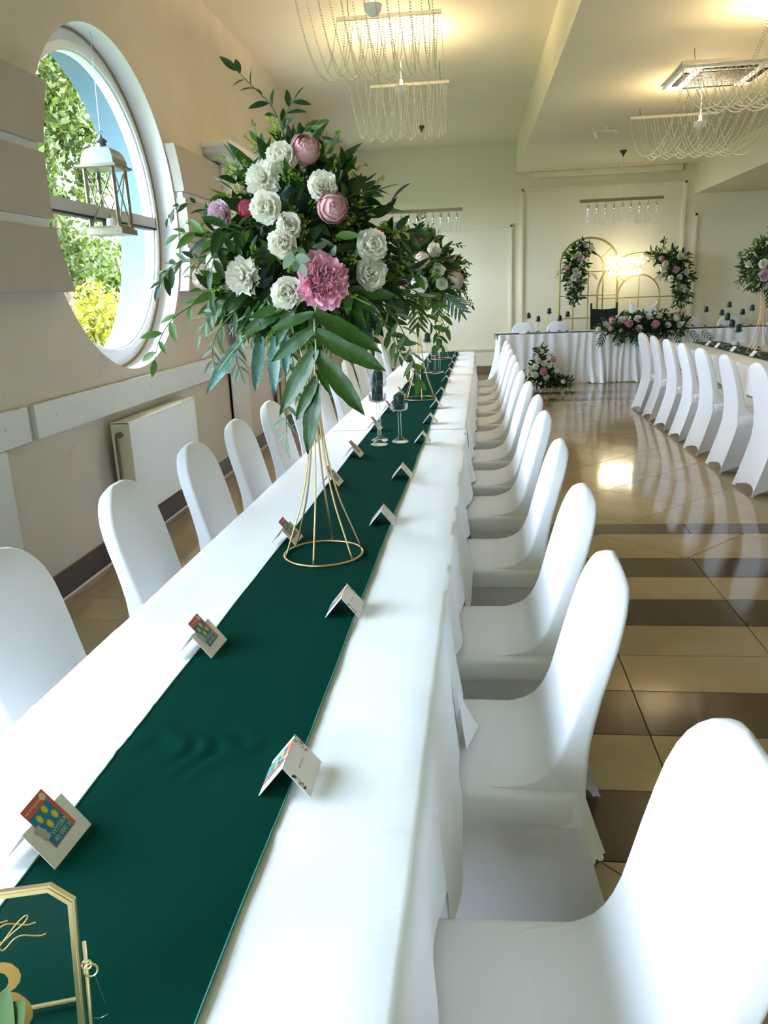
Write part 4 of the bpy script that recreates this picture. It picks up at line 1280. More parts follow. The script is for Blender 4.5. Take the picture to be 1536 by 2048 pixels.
for pts, kd, mt, sz, pr in [
    ([(0, -.06, .2), (-.02, -.08, .27), (-.043, -.12, .343), (-.085, -.15, .39), (-.119, -.17, .425)], 'ruscus', LD, .062, 6),
    ([(-.03, -.10, .30), (0.0, -.12, .34), (.02, -.12, .362)], 'ruscus', LD, .055, 2),
    ([(.0, -.08, .25), (.035, -.1, .29), (.065, -.1, .30)], 'ruscus', LM, .06, 2),
    ([(.03, -.1, .22), (.06, -.13, .255), (.085, -.14, .262)], 'ruscus', LD, .05, 2),
    ([(-.2, -.15, -.06), (-.266, -.17, -.121), (-.325, -.22, -.165), (-.355, -.26, -.22), (-.372, -.27, -.275)], 'ruscus', LM, .066, 4),
    ([(-.2, -.18, .09), (-.26, -.18, .12), (-.31, -.17, .11), (-.34, -.15, .085)], 'ruscus', LD, .055, 3),
    ([(-.2, -.2, -.02), (-.29, -.2, -.02), (-.335, -.2, -.045), (-.365, -.2, -.085)], 'ruscus', LD, .06, 4),
    ([(-.18, -.2, .03), (-.24, -.23, .045), (-.29, -.23, .04)], 'ruscus', LM, .075, 2),
    ([(-.12, -.24, .04), (-.16, -.27, .05), (-.20, -.28, .02)], 'ruscus', LD, .08, 2),
    ([(.1, -.12, .11), (.16, -.13, .125), (.215, -.12, .135)], 'ruscus', LD, .075, 3),
    ([(.15, -.05, -.12), (.224, .03, -.198), (.254, -.02, -.28), (.28, 0, -.33), (.306, .03, -.375)], 'ruscus', LM, .066, 6),
    ([(.12, -.12, -.12), (.2, -.12, -.18), (.245, -.12, -.24), (.26, -.1, -.30)], 'ruscus', LM, .06, 5),
    ([(.2, 0, -.08), (.30, 0, -.12), (.36, 0, -.17), (.385, 0, -.23)], 'ruscus', LM, .058, 5),
    ([(.2, -.1, .0), (.27, -.12, .03), (.31, -.12, .02)], 'ruscus', LD, .07, 3),
    ([(-.15, -.15, -.13), (-.22, -.17, -.2), (-.245, -.17, -.26), (-.24, -.17, -.31)], 'olive', LG, .062, 6),
    ([(-.1, -.18, -.13), (-.15, -.2, -.2), (-.17, -.2, -.27), (-.16, -.2, -.32)], 'olive', LG, .06, 6),
    ([(-.2, -.1, -.12), (-.27, -.1, -.17), (-.30, -.1, -.22)], 'olive', LG, .06, 5),
    ([(-.05, -.22, -.1), (-.09, -.25, -.17), (-.11, -.25, -.23)], 'ruscus', LM, .055, 4),
    ([(.02, -.28, .0), (.03, -.31, -.03), (.045, -.32, -.05)], 'euca', LG, .05, 2)]:
    sprig(b1, pts, kd, mt, sz, rs, pr)
fern(b1, [(.075, -.26, -.12), (.066, -.29, -.18), (.068, -.30, -.255), (.066, -.305, -.345)],
     [((.066, -.29, -.165), (-.055, -.30, -.20)), ((.067, -.295, -.20), (-.050, -.31, -.278)), ((.068, -.30, -.25), (-.036, -.33, -.408)), ((.067, -.303, -.32), (.008, -.33, -.425)),
      ((.066, -.29, -.165), (.237, -.30, -.258)), ((.067, -.295, -.21), (.243, -.31, -.308)), ((.068, -.30, -.26), (.188, -.33, -.415)), ((.067, -.303, -.30), (.105, -.33, -.36)), ((.066, -.305, -.335), (.028, -.33, -.515))], 'g', wide=1.08)
fern(b1, [(.03, -.24, -.13), (-.03, -.27, -.155), (-.07, -.28, -.17)], [((.0, -.26, -.14), (-.10, -.29, -.165)), ((-.02, -.26, -.15), (-.13, -.28, -.21)), ((.01, -.26, -.14), (-.04, -.29, -.24))], 'g', wide=1.3)
fern(b1, [(-.12, -.18, -.2), (-.17, -.24, -.26), (-.20, -.26, -.30)], [((-.16, -.23, -.25), (-.24, -.28, -.355)), ((-.10, -.2, -.22), (-.115, -.24, -.36)), ((-.06, -.2, -.22), (-.068, -.24, -.37)), ((-.03, -.2, -.22), (-.03, -.24, -.32)), ((-.14, -.2, -.22), (-.20, -.22, -.27))], 'b', wide=1.0)
fern(b1, [(.1, -.2, -.1), (.16, -.22, -.13), (.2, -.22, -.15)], [((.12, -.2, -.11), (.23, -.24, -.17)), ((.14, -.2, -.12), (.19, -.24, -.21)), ((.14, -.2, -.11), (.27, -.2, -.13))], 'g', wide=1.1)

mid_clouds = [('dark_foliage', 'ruscus', LD, 620, .08, .5, 1.0), ('mid_foliage', 'ruscus', LM, 280, .065, .7, 1.08), ('grey_foliage', 'olive', LG, 60, .06, .8, 1.1)]
def tall_bouquet(x, y, z, lab, seed, flowers=(), nr=14, nsp=8):
    a = arrangement(lab, (x, y, z), [((0, 0, 0), (.29, .26, .22)), ((0, 0, .13), (.17, .16, .2))], flowers, nr, ('wr', 'wr', 'bb', 'pb', 'wc', 'bb', 'db'), (.032, .045),
                    (0, -1, .15), mid_clouds, 22, nsp, (.14, .26), seed, 'tall centrepieces of the long table')
    r_ = random.Random(seed + 50)
    sprig(a, [(0, 0, .25), (-.01, -.02, .34), (0.01, -.03, .42)], 'ruscus', LD, .06, r_, 6)
    sprig(a, [(.1, -.1, .15), (.22, -.1, .2), (.3, -.1, .19)], 'ruscus', LD, .06, r_, 5)
    sprig(a, [(.15, -.1, .05), (.28, -.12, .09), (.35, -.1, .07)], 'ruscus', LM, .055, r_, 5)
    rand_fern(a, (.16, -.12, -.12), (.7, -.3, -.75), .20, 'b', r_, (.2, -1, .3))
    rand_fern(a, (-.02, -.18, -.14), (0, -.35, -1), .22, 'g', r_, (0, -1, .3))
    return a
stand(-0.395, 5.86, RZ, 'gold wire stand in the middle of the long table past the first candles', 0.4)
tall_bouquet(-0.36, 5.84, 1.64, 'floral centrepiece with blush buds on the middle stand of the long table', 31,
             [('bb', (.02, -.25, .10), .05), ('bb', (-.06, -.18, .22), .045), ('db', (.02, -.16, .245), .035), ('wr', (.10, -.2, .16), .045), ('bb', (.24, -.13, -.04), .055), ('wr', (0.0, -.26, -.05), .055), ('wc', (.13, -.24, .03), .04), ('wr', (.15, -.22, -.06), .04), ('wr', (-.15, -.2, .1), .045), ('pb', (-.12, -.22, -.06), .04)], 5)
stand(-0.375, 9.35, RZ, 'gold wire stand at the end of the long table toward the back wall', 0.1)
tall_bouquet(-0.375, 9.35, 1.62, 'floral centrepiece on the stand at the end of the long table', 47)
stand(3.05, 8.93, TZ + 0.0075, 'gold wire stand on the table across the aisle', 0.7)
tall_bouquet(3.08, 8.93, 1.62, 'floral centrepiece with pale pink peony on the table across the aisle', 61,
             [('pl', (-.12, -.24, -.06), .065), ('pl', (-.02, -.27, -.06), .06), ('wr', (-.13, -.22, .05), .045), ('wr', (-.02, -.24, .12), .055), ('wr', (.02, -.2, .25), .05)], 8)

# sprig of leaves in front of the gold frame
sp = thing('leaf_sprig', 'fresh green leaf sprig lying in front of the gold number frame', 'leaves', (-0.50, 0.53, RZ))
r_ = random.Random(4)
o = MB().tube([(-.05, -.01, .006), (.0, .015, .05), (.02, .03, .075)], 0.002, 6).build('stem', STEM, sp)
lm = leaf_mesh('euca', mat('fresh_green_leaf', (0.05, 0.13, 0.008), 0.5))
for p, q, s_ in (((.005, .02, .052), (.034, .042, .128), .08), ((.012, .024, .060), (.050, .042, .116), .066), ((-.01, .012, .04), (.05, .02, .075), .06), ((-.02, .005, .03), (-.06, .03, .10), .07)):
    obj('leaf', lm, sp, M=Matrix.Translation(p) @ look(Vector(q)-Vector(p), (0.1, -1, .4)) @ Matrix.Diagonal((s_*1.0, s_, s_, 1)))

# ------------------------------------------------------------------ lantern in the window
LX, LYc, LZ0 = -2.275, 5.05, 1.955
ln = thing('hanging_lantern', 'champagne metal lantern with crossed bars hanging inside the round window', 'lantern', (LX, LYc, LZ0))
hs, hb = 0.098, 0.104
Hh = 0.34
b = MB().loft([[(s*(hb+.012), t*(hb+.012), z) for s, t in ((-1,-1),(1,-1),(1,1),(-1,1))] for z in (0.0, 0.035)]).loft([[(s*q, t*q, z) for s, t in ((-1,-1),(1,-1),(1,1),(-1,1))] for q, z in ((hb, .035), (hb-.004, .05))])
b.build('base', LANT, ln, smooth=False)
for s in (-1, 1):
    for t in (-1, 1):
        MB().tube([(s*(hb-.012), t*(hb-.012), .045), (s*(hs-.008), t*(hs-.008), .045+Hh)], 0.013, 4).build('corner_post', LANT, ln, smooth=False)
def side_pt(k, u, f):
    w = (hb-.012) + (hs-.008-hb+.012)*f
    z = .05 + (Hh-.01)*f
    return [(u*w, -w, z), (w, u*w, z), (u*w, w, z), (-w, u*w, z)][k]
for k in range(4):
    for a_, c_ in ((-1, 1), (1, -1)):
        MB().tube([side_pt(k, a_*.9, 0.02), side_pt(k, c_*.9, 0.98)], 0.005, 6).build('cross_bar', LANT, ln)
    MB().add([side_pt(k, -.95, 0), side_pt(k, .95, 0), side_pt(k, .95, 1), side_pt(k, -.95, 1)], [(0, 1, 2, 3)]).build('pane', PANE, ln, smooth=False)
zt = .045 + Hh
MB().loft([[(s*q, t*q, z) for s, t in ((-1,-1),(1,-1),(1,1),(-1,1))] for q, z in ((hs+.012, zt), (hs+.026, zt+.006), (hs+.026, zt+.018), (hs+.008, zt+.024))]).build('upper_frame', LANT, ln, smooth=False)
roof = []
for q, z in ((hs+.006, .024), (hs+.004, .055), (hs-.006, .085), (hs-.024, .112), (hs-.048, .126), (.034, .128)):
    roof.append([(s*q, t*q, zt+z) for s, t in ((-1,-1),(1,-1),(1,1),(-1,1))])
MB().loft(roof).build('domed_roof', mat('lantern_roof', (0.22, 0.26, 0.28), 0.4, metal=0.3), ln, smooth=False)
MB().lathe([(.03, zt+.128), (.026, zt+.15), (.036, zt+.165), (.030, zt+.172), (.008, zt+.188), (.006, zt+.2), (0, zt+.203)], 14).build('finial', DARKM, ln)
MB().tube([(0.012*math.cos(a), 0, zt+.212+0.012*math.sin(a)) for a in np.linspace(0, 2*PI, 13)[:-1]], 0.002, 6, closed=True).build('top_ring', DARKM, ln)
MB().tube([(0.0, 0, zt+.222), (0.0, 0.03, WZ + 0.96 - LZ0)], 0.0022, 6).build('cord', mat('white_cord', (.85, .84, .8), .8), ln)
MB().tube([(0.0, 0.03, WZ + 0.955 - LZ0), (0.0, 0.045, WZ + 0.97 - LZ0), (0, 0.03, WZ + 0.985 - LZ0), (0, 0.03, WZ + 1.0 - LZ0)], 0.003, 6).build('ceiling_hook', STEEL, ln)
MB().lathe([(0, .10), (.028, .10), (.03, .05), (.03, .05), (0, .05)][::-1], 14).build('candle_stub', WHITEP, ln)

# ------------------------------------------------------------------ bead drape chandeliers
def strand(y0, y1, z, sag, var):
    n = int(1.25*math.hypot(y1-y0, 2*sag)/0.021)
    b = MB()
    oc = np.array([(1,0,0),(-1,0,0),(0,1,0),(0,-1,0),(0,0,1),(0,0,-1)])*0.0062
    of = [(0,2,4),(2,1,4),(1,3,4),(3,0,4),(2,0,5),(1,2,5),(3,1,5),(0,3,5)]
    k = 1.9
    P = []
    for i in range(400):
        t = -1 + 2*i/399
        c = (math.cosh(k*t)-1)/(math.cosh(k)-1)
        P.append((var*math.sin(2.5*t)*0.02, (y0+y1)/2 + t*(y1-y0)/2, z - sag*(1-c)))
    P = np.array(P)
    d = np.concatenate([[0], np.cumsum(np.linalg.norm(np.diff(P, axis=0), axis=1))])
    for s_ in np.arange(0, d[-1], 0.021):
        p = np.array([np.interp(s_, d, P[:, q]) for q in range(3)])
        b.add(oc + p, of)
    return b.mesh('bead_strand', BEAD, True)
def bead_chandelier(label, x0, x1, z, zceil, bars, sags, ns=19):
    t = thing('bead_chandelier', label, 'chandelier', (0, 0, 0), 0, 'bead drape chandeliers')
    for y in bars:
        MB().bbox(x0, x1, y - 0.012, y + 0.012, z, z + 0.030, 0.002).build('bar', mat('aged_white_bar', (.62, .58, .48), .5), t, smooth=False)
        for x in (x0 + 0.10, x1 - 0.10):
            MB().tube([(x, y, z+.03), (x + .008, y, z+.05), (x, y, z+.07), (x, y, zceil)], 0.003, 5).build('hook', DARKM, t)
    for (ya, yb_), sg in zip(zip(bars, bars[1:]), sags):
        mm = [strand(ya, yb_, z, sg + q*0.02, q) for q in (-1, 0, 1)]
        for k in range(ns):
            x = x0 + 0.015 + (x1-x0-0.03)*k/(ns-1)
            obj('bead_strand', mm[(k*2) % 3], t, (x, 0, 0))
        xm, ym = (x0+x1)/2, (ya+yb_)/2
        MB().lathe([(0, -.03), (.02, -.022), (.03, 0), (.022, .024), (.014, .035), (.014, .07), (0, .07)], 12, M=Matrix.Translation((xm, ym, z - .27))).build('bulb', mat('warm_bulb', (1, .9, .7), .4, emit=(1, .72, .38), estr=1.2), t)
        MB().tube([(xm, ym, z - .20), (xm, ym, zceil)], .004, 6).build('lamp_cord', WHITEP, t)
        MB().lathe([(0, -.075), (.03, -.07), (.055, -.045), (.065, -.005), (.062, -.005), (.05, -.042), (0, -.066)], 16, M=Matrix.Translation((xm, ym, z - .25))).build('reflector_dish', WHITEP, t)
        pl = bpy.data.lights.new('warm_lamp', 'SPOT')
        pl.energy = 62.0 if x0 < 0 else 46.0; pl.color = (1.0, 0.78, 0.46); pl.shadow_soft_size = 0.06; pl.spot_size = math.radians(176); pl.spot_blend = 0.25
        lo = bpy.data.objects.new('warm_lamp', pl); COL.objects.link(lo); lo.parent = t; lo.location = (xm, ym, z - .265); lo.rotation_euler = (PI, 0, 0)
    return t
bead_chandelier('pearl bead drape chandelier over the long table', -1.10, -0.235, 3.70, ZC1, [4.95, 7.21, 9.46], [0.66, 0.70])
bead_chandelier('pearl bead drape chandelier over the dance floor below the ceiling air conditioner', 1.78, 2.72, 3.30, ZC2, [5.4, 7.65, 9.9], [0.55, 0.55], 20)

# ------------------------------------------------------------------ linear crystal pendants
def crystal_pendant(label, x0, x1, y, z, zceil):
    t = thing('crystal_pendant', label, 'pendant lamp', ((x0+x1)/2, y, z), 0, 'linear crystal pendants')
    hwid = (x1-x0)/2
    MB().bbox(-hwid, hwid, -0.025, 0.025, 0, 0.045, 0.003).build('bar', mat('bronze_bar', (.30, .26, .18), .35, metal=.8), t, smooth=False)
    MB().tube([(0, 0, .045), (0, 0, zceil - z - .05)], 0.006, 6).build('cable', WHITEP, t)
    MB().lathe([(0.055, 0), (0.05, -.02), (0.02, -.05), (0.005, -.09), (0, -.09)], 14, M=Matrix.Translation((0, 0, zceil - z))).build('ceiling_rose', DARKM, t)
    r_ = random.Random(x0)
    for k in range(9):
        x = -hwid*.82 + 2*hwid*.82*k/8 + 0.02
        MB().lathe([(.006, 0), (.006, -.03), (.017, -.045), (.017, -.115), (.010, -.135), (.010, -.15), (0, -.15)], 10, M=Matrix.Translation((x, 0, 0))).build('socket', CHROME, t)
        MB().lathe([(.0, -.15), (.012, -.155), (.015, -.18), (.008, -.20), (0, -.205)], 10, M=Matrix.Translation((x, 0, 0))).build('bulb', mat('unlit_bulb', (1, .95, .8), .4), t)  # pendant bulbs are off, plain warm white
        for q in range(7):
            a = r_.uniform(0, 6.28); rad = r_.uniform(.03, .06); h = r_.uniform(-.20, -.30)
            px_, py_ = x + rad*math.cos(a), rad*math.sin(a)
            b = MB().tube([(px_, py_, 0), (px_, py_, h)], 0.0008, 3)
            b.lathe([(0, h), (.010, h - .014), (.007, h - .034), (0, h - .045)], 6, M=Matrix.Translation((px_, py_, 0)))
            b.lathe([(0, h+.04), (.006, h+.034), (.006, h+.026), (0, h+.02)], 6, M=Matrix.Translation((px_, py_, 0)))
            b.build('crystal_drop', CRYST, t, smooth=False)
    return t
crystal_pendant('linear crystal pendant hanging above the end of the long table', -1.34, -0.143, 12.85, 2.70, ZC1)
crystal_pendant('linear crystal pendant hanging above the head table and gold arches', 1.62, 2.84, 12.85, 2.72, ZC2)

# ------------------------------------------------------------------ ceiling devices and screen case
ac = thing('ceiling_air_conditioner', 'square white cassette air conditioner in the ceiling behind the bead drapes', 'air conditioner', (2.33, 8.53, ZC2))
b = MB().loft([[(s*q, t*q, z) for s, t in ((-1,-1),(1,-1),(1,1),(-1,1))] for q, z in ((.41, 0), (.425, -.02), (.41, -.04), (.30, -.045))][::-1])
b.build('cassette_panel', WHITEP, ac, smooth=False)
for k in range(11):
    y = -.25 + .05*k
    MB().box(-.24, .24, y-.010, y+.010, -.054, -.0455).build('grille_slat', mat('grille_grey', (.22, .21, .20), .5), ac, smooth=False)
for s in (-1, 1):
    MB().box(-.24, .24, s*.345-.025, s*.345+.025, -.05, -.041).build('air_outlet', BLACK, ac, smooth=False)
    MB().box(s*.345-.025, s*.345+.025, -.24, .24, -.05, -.041).build('air_outlet', BLACK, ac, smooth=False)
for (x, y, lab) in ((2.30, 7.05, 'small white ceiling sensor beside the air conditioner'),):
    s_ = thing('smoke_detector', lab, 'smoke detector', (x, y, ZC2))
    MB().lathe([(.06, 0), (.06, -.015), (.045, -.03), (.02, -.034), (0, -.034)], 20).build('sensor_body', WHITEP, s_)
    MB().lathe([(.07, 0), (.072, -.006), (.06, -.0065)], 20).build('mounting_ring', WHITEP, s_)
tl = thing('track_spotlight', 'white two-lamp ceiling spotlight bar near the crystal pendant', 'spotlight', (1.68, 10.95, ZC2))
MB().bbox(-.15, .15, -.012, .012, -.05, -.035, .002).build('bar', WHITEP, tl, smooth=False)
MB().lathe([(.03, 0), (.03, -.02), (.008, -.022), (.008, -.04)], 12).build('mount', WHITEP, tl)
for s in (-1, 1):
    MB().lathe([(.02, .03), (.024, 0), (.026, -.05), (.02, -.052), (0, -.04)], 12, M=Matrix.Translation((s*.13, 0, -.07)) @ Matrix.Rotation(.4*s, 4, 'Y')).build('lamp_head', WHITEP, tl)
scn = thing('projection_screen_case', 'long cream projection screen case under the lowered ceiling at the back wall', 'screen case', (2.30, YB - .10, 3.33))
MB().bbox(-1.22, 1.22, -.05, .05, 0, .088, .008).build('case', PAINTB, scn, smooth=False)
for s in (-1, 1):
    MB().bbox(s*1.235-.015, s*1.235+.015, -.055, .055, -.004, .089, .004).build('end_cap', mat('bronze_cap', (.3, .25, .16), .5) if s > 0 else PAINTB, scn, smooth=False)
MB().tube([(-1.2, -.03, -.004), (1.2, -.03, -.004)], .006, 6).build('bottom_bar', WHITEP, scn)

# ------------------------------------------------------------------ head table
HX0, HX1, HY0, HY1 = 0.42, 6.3, 13.02, 13.72
ht = thing('head_table', 'long head table with gathered white voile skirt before the gold arches', 'table', (HX0, HY0, 0))
W_, D_ = HX1-HX0, HY1-HY0
MB().bbox(0, W_, 0, D_, HTZ - .03, HTZ, .004).build('table_top', CLOTH, ht, smooth=False)
for x in (.15, W_/2, W_ - .15):
    for y in (.1, D_ - .1):
        MB().tube([(x, y, 0), (x, y, HTZ - .03)], .018, 8).build('leg', DARKM, ht)
path = [(0.0, D_ - .72*f*1.0 + .0) for f in ()]
pts = []
s = 0.0
tot = D_ + W_
while s <= tot:
    if s < D_: pts.append((0.0, D_ - s, -1, 0, s))
    else: pts.append((s - D_, 0.0, 0, -1, s))
    s += 0.011
rows_ = []
for l in range(12):
    f = l/11
    z = (HTZ - .004) * (1-f) + 0.006*f
    row = []
    for x, y, nx, ny, s in pts:
        ph = s*46 + 5*math.sin(s*2.3) + 1.2*math.sin(f*3 + s*9)
        big = max(0, math.sin(s*9.5 + 1.7*math.sin(s*1.9)))
        a = 0.024 + 0.020*f + 0.075*f**2.2*big + 0.02*f**3
        off = 0.006 + a*(0.5 + 0.5*math.sin(ph)) + 0.05*f**2.5*big
        row.append((x + nx*off + (0 if nx else 0.012*f*math.sin(ph*.5)), y + ny*off, z + 0.012*f**6*(0.5+0.5*math.sin(ph*1.3))))
    rows_.append(row)
MB().grid(rows_).build('voile_skirt', TULLE, ht, smooth=True, angle=80)
hr = MB().bbox(HX0 - .02, HX1, HY0 + .02, HY0 + .40, HTZ + .001, HTZ + .005, .001)
hr.box(HX0 - .054, HX0 - .0195, HY0 + .02, HY0 + .40, HTZ + .001, HTZ + .005).box(HX0 - .058, HX0 - .0535, HY0 + .02, HY0 + .40, HTZ - .07, HTZ + .005)
tag(hr.build('table_runner', DGREEN, smooth=False), 'narrow dark green runner along the front edge of the head table', 'table runner')
for i, x in enumerate((0.86, 1.45, 3.62, 4.26)):
    nm = ('at the free end of the head table', 'beside the black chair', 'just past the flower garland', 'farthest past the flower garland')[i]
    chair('white covered chair behind the head table, ' + nm, 'covered chairs behind the head table', (x, 13.87, 0), PI)
for i, (x, y) in enumerate(((0.80, 13.16), (4.62, 13.16))):
    t = thing('place_card', 'ivory place card on the head table %s' % ('near its free end' if i == 0 else 'past the flower garland candles'), 'place card', (x, y, HTZ + .0065), PI/2, 'place cards on the head table')
    obj('card', CARDM, t)

def throne(name, label, x, mt, frame, curve):
    t = thing(name, label, 'chair', (x, 14.0, 0))
    for sx in (-1, 1):
        MB().tube([(sx*.205, .10, 0), (sx*.205, .10, .45), (sx*.21, .13, .8), (sx*.215, .16, 1.18)], .018, 8).build('rear_post', frame, t)
        MB().lathe([(0, 1.225), (.012, 1.22), (.018, 1.20), (.014, 1.18)], 10, M=Matrix.Translation((sx*.215, .16, 0))).build('finial', frame, t)
        MB().tube([(sx*.20, -.26, 0), (sx*.20, -.26, .45)], .018, 8).build('leg', frame, t)
    MB().bbox(-.215, .215, -.28, .11, .43, .49, .012).build('seat', mt, t, smooth=False)
    top = [(-.20, 1.13 + curve), (-.1, 1.12 - .2*curve), (0, 1.115 - .5*curve), (.1, 1.12 - .2*curve), (.20, 1.13 + curve)]
    MB().poly([(-.20, .60)] + [(.20, .60)] + top[::-1], .105, .15, axis='y').build('backrest', mt, t, smooth=False)
    return t
throne('ballroom_chair', 'black chair with turned posts behind the head table', 2.24, BLACK, BLACK, 0.0)
throne('ballroom_chair', 'white chair with curved top rail behind the flower garland', 2.90, SPANDEX, WHITEP, 0.05)

# ------------------------------------------------------------------ gold arches, neon sign
def arch_pts(xl, xr, zs, ztop, n=22):
    cx, r = (xl+xr)/2, (xr-xl)/2
    return [(xl, 0, 0.0)] + [(cx - r*math.cos(PI*k/n), 0, zs + (ztop-zs)*math.sin(PI*k/n)) for k in range(n+1)] + [(xr, 0, 0.0)]
def arch(label, y, outer, inner, verts, horiz, radials, loc_x):
    t = thing('gold_arch', label, 'arch', (loc_x, y, 0), 0, 'gold backdrop arches')
    sh = lambda ps: [(p[0]-loc_x, p[1], p[2]) for p in ps]
    MB().tube(sh(arch_pts(*outer)), .017, 8).build('outer_arch', GOLDPAINT, t)
    if inner: MB().tube(sh(arch_pts(*inner)), .012, 8).build('inner_arch', GOLDPAINT, t)
    for x, z0, z1 in verts: MB().tube([(x-loc_x, 0, z0), (x-loc_x, 0, z1)], .010, 6).build('vertical_bar', GOLDPAINT, t)
    for x0, x1, z in horiz: MB().tube([(x0-loc_x, 0, z), (x1-loc_x, 0, z)], .010, 6).build('cross_bar', GOLDPAINT, t)
    for p, q in radials: MB().tube([(p[0]-loc_x, 0, p[1]), (q[0]-loc_x, 0, q[1])], .010, 6).build('radial_bar', GOLDPAINT, t)
arch('tall gold arch with hanging flower cascade behind the black chair', 14.42, (1.51, 2.49, 1.86, 2.30), (1.75, 2.25, 1.82, 2.06), [(2.0, 0.0, 2.30)],
     [(1.51, 2.49, 1.745), (1.51, 2.49, 1.35), (1.51, 2.49, .97)], [((2.38, 2.13), (2.21, 1.97)), ((1.63, 2.13), (1.79, 1.97))], 2.0)
arch('wide lower gold arch behind the white chair', 14.30, (2.14, 3.54, 1.36, 2.01), (2.48, 3.18, 1.31, 1.665), [(2.83, 0.0, 1.665)],
     [(2.14, 3.54, 1.29), (2.14, 3.54, .9)], [((2.83, 1.665), (2.83, 2.01)), ((2.36, 1.80), (2.58, 1.57)), ((3.32, 1.80), (3.08, 1.57))], 2.84)
ns = thing('neon_sign', 'glowing warm white neon script hung on the gold arches', 'neon sign', (2.55, 14.22, 1.80))
def squiggle(x0, x1, z, h, n, seed):
    r_ = random.Random(seed); pts = []
    for k in range(n):
        x = x0 + (x1-x0)*k/n; d = (x1-x0)/n
        hh_ = h*r_.choice((.55, .6, 1.0, .5))
        pts += [(x, 0, z), (x + d*.55, 0, z + hh_*.6), (x + d*.45, 0, z + hh_), (x + d*.15, 0, z + hh_*.6), (x + d*.5, 0, z)]
    return catmull(pts + [(x1, 0, z + .02)], 4)
MB().tube(squiggle(-.28, .33, .07, .13, 8, 3), .009, 6).build('neon_line', NEON, ns)
MB().tube(squiggle(-.24, .32, -.12, .12, 7, 8), .009, 6).build('neon_line', NEON, ns)
MB().tube(catmull([(-.30, 0, -.02), (-.05, 0, .03), (.15, 0, .01), (.33, 0, .05)], 4), .008, 6).build('neon_line', NEON, ns)
for x in (-.2, .2):
    MB().tube([(x, .0, .10), (x, .07, .12)], .004, 5).build('mounting_wire', STEEL, ns)

# ------------------------------------------------------------------ flowers at the head table
far_clouds = [('dark_foliage', 'ruscus', LD, 420, .11, .5, 1.05), ('mid_foliage', 'ruscus', LM, 160, .09, .8, 1.15)]
a = arrangement('flower cascade with pink peony hanging on the tall gold arch', (1.76, 14.30, 1.76),
    [((.10, 0, .36), (.16, .09, .12)), ((0, -.02, .12), (.17, .12, .20)), ((-.01, -.03, -.12), (.17, .12, .20)), ((.0, -.01, -.38), (.09, .07, .18))],
    [('pl', (.06, -.14, .20), .065), ('pb', (-.15, -.08, .06), .045), ('wr', (-.02, -.15, .0), .05), ('wr', (.03, -.16, -.06), .05), ('wr', (-.04, -.15, -.10), .055), ('pl', (.02, -.14, -.15), .05), ('wr', (.16, -.10, -.18), .045),
     ('wr', (.14, -.08, .42), .042), ('wr', (.25, -.07, .36), .042), ('wr', (.03, -.12, .28), .045), ('wr', (-.04, -.12, .24), .04), ('wr', (-.10, -.12, -.2), .045)], 4, ('wr', 'sw'), (.035, .045), (0, -1, 0), far_clouds, 0, 6, (.16, .26), 71, 'flower cascades on the arches', 'flower_cascade')
a = arrangement('flower cascade drooping from the shoulder of the wide gold arch', (3.34, 14.20, 1.72),
    [((-.18, 0, .22), (.24, .09, .12)), ((.05, -.02, .08), (.22, .13, .22)), ((.16, -.02, -.18), (.15, .11, .24)), ((.18, 0, -.45), (.10, .07, .16))],
    [('pl', (.03, -.16, .0), .06), ('wr', (.08, -.15, .2), .055), ('wr', (-.14, -.13, .1), .05), ('pb', (-.2, -.1, .18), .045), ('wr', (-.17, -.12, .02), .05), ('wr', (.2, -.14, -.05), .05), ('wr', (-.04, -.15, -.14), .045), ('wr', (.1, -.14, -.12), .045), ('wr', (.16, -.13, -.26), .045)], 6, ('wr', 'sw', 'bb'), (.035, .05), (0, -1, 0), far_clouds, 0, 8, (.18, .3), 73, 'flower cascades on the arches', 'flower_cascade')
a = arrangement('wide flower garland with two bright peonies spilling over the head table', (2.68, 13.06, HTZ + .02),
    [((-.42, -.03, .06), (.28, .13, .13)), ((0, -.04, .10), (.36, .15, .17)), ((.42, -.03, .06), (.28, .13, .14)), ((0, -.13, -.04), (.5, .07, .10))],
    [('po', (-.26, -.20, .10), .062), ('po', (.14, -.22, .08), .066), ('pb', (-.50, -.14, .16), .05), ('pb', (-.52, -.15, .03), .04), ('bb', (-.70, -.1, .02), .045), ('bb', (.48, -.12, .17), .055), ('wr', (-.58, -.13, .10), .045), ('wr', (-.36, -.17, .16), .05), ('wr', (-.12, -.19, .17), .05), ('wr', (-.1, -.21, .02), .05), ('wr', (.05, -.18, .20), .045), ('wr', (.34, -.18, .06), .045), ('wr', (.52, -.15, .06), .045), ('wr', (.66, -.1, .06), .045), ('wr', (.20, -.16, .2), .045)], 12, ('wr', 'sw', 'bb', 'wr'), (.035, .048), (0, -1, .35),
    [('dark_foliage', 'ruscus', LD, 620, .12, .5, 1.05), ('mid_foliage', 'ruscus', LM, 160, .09, .8, 1.15)], 0, 8, (.16, .26), 77, None, 'flower_garland')
r_ = random.Random(12)
for x, dx in ((-.62, -.35), (-.38, -.15), (-.08, -.25), (.12, .1), (.46, .25), (.70, .45), (.86, .7)):
    rand_fern(a, (x, -.17, -.02), (dx, -.25, -.8), .20, 'b' if abs(x) < .3 or x > .5 else 'g', r_, (0, -1, .3), 4, .8)
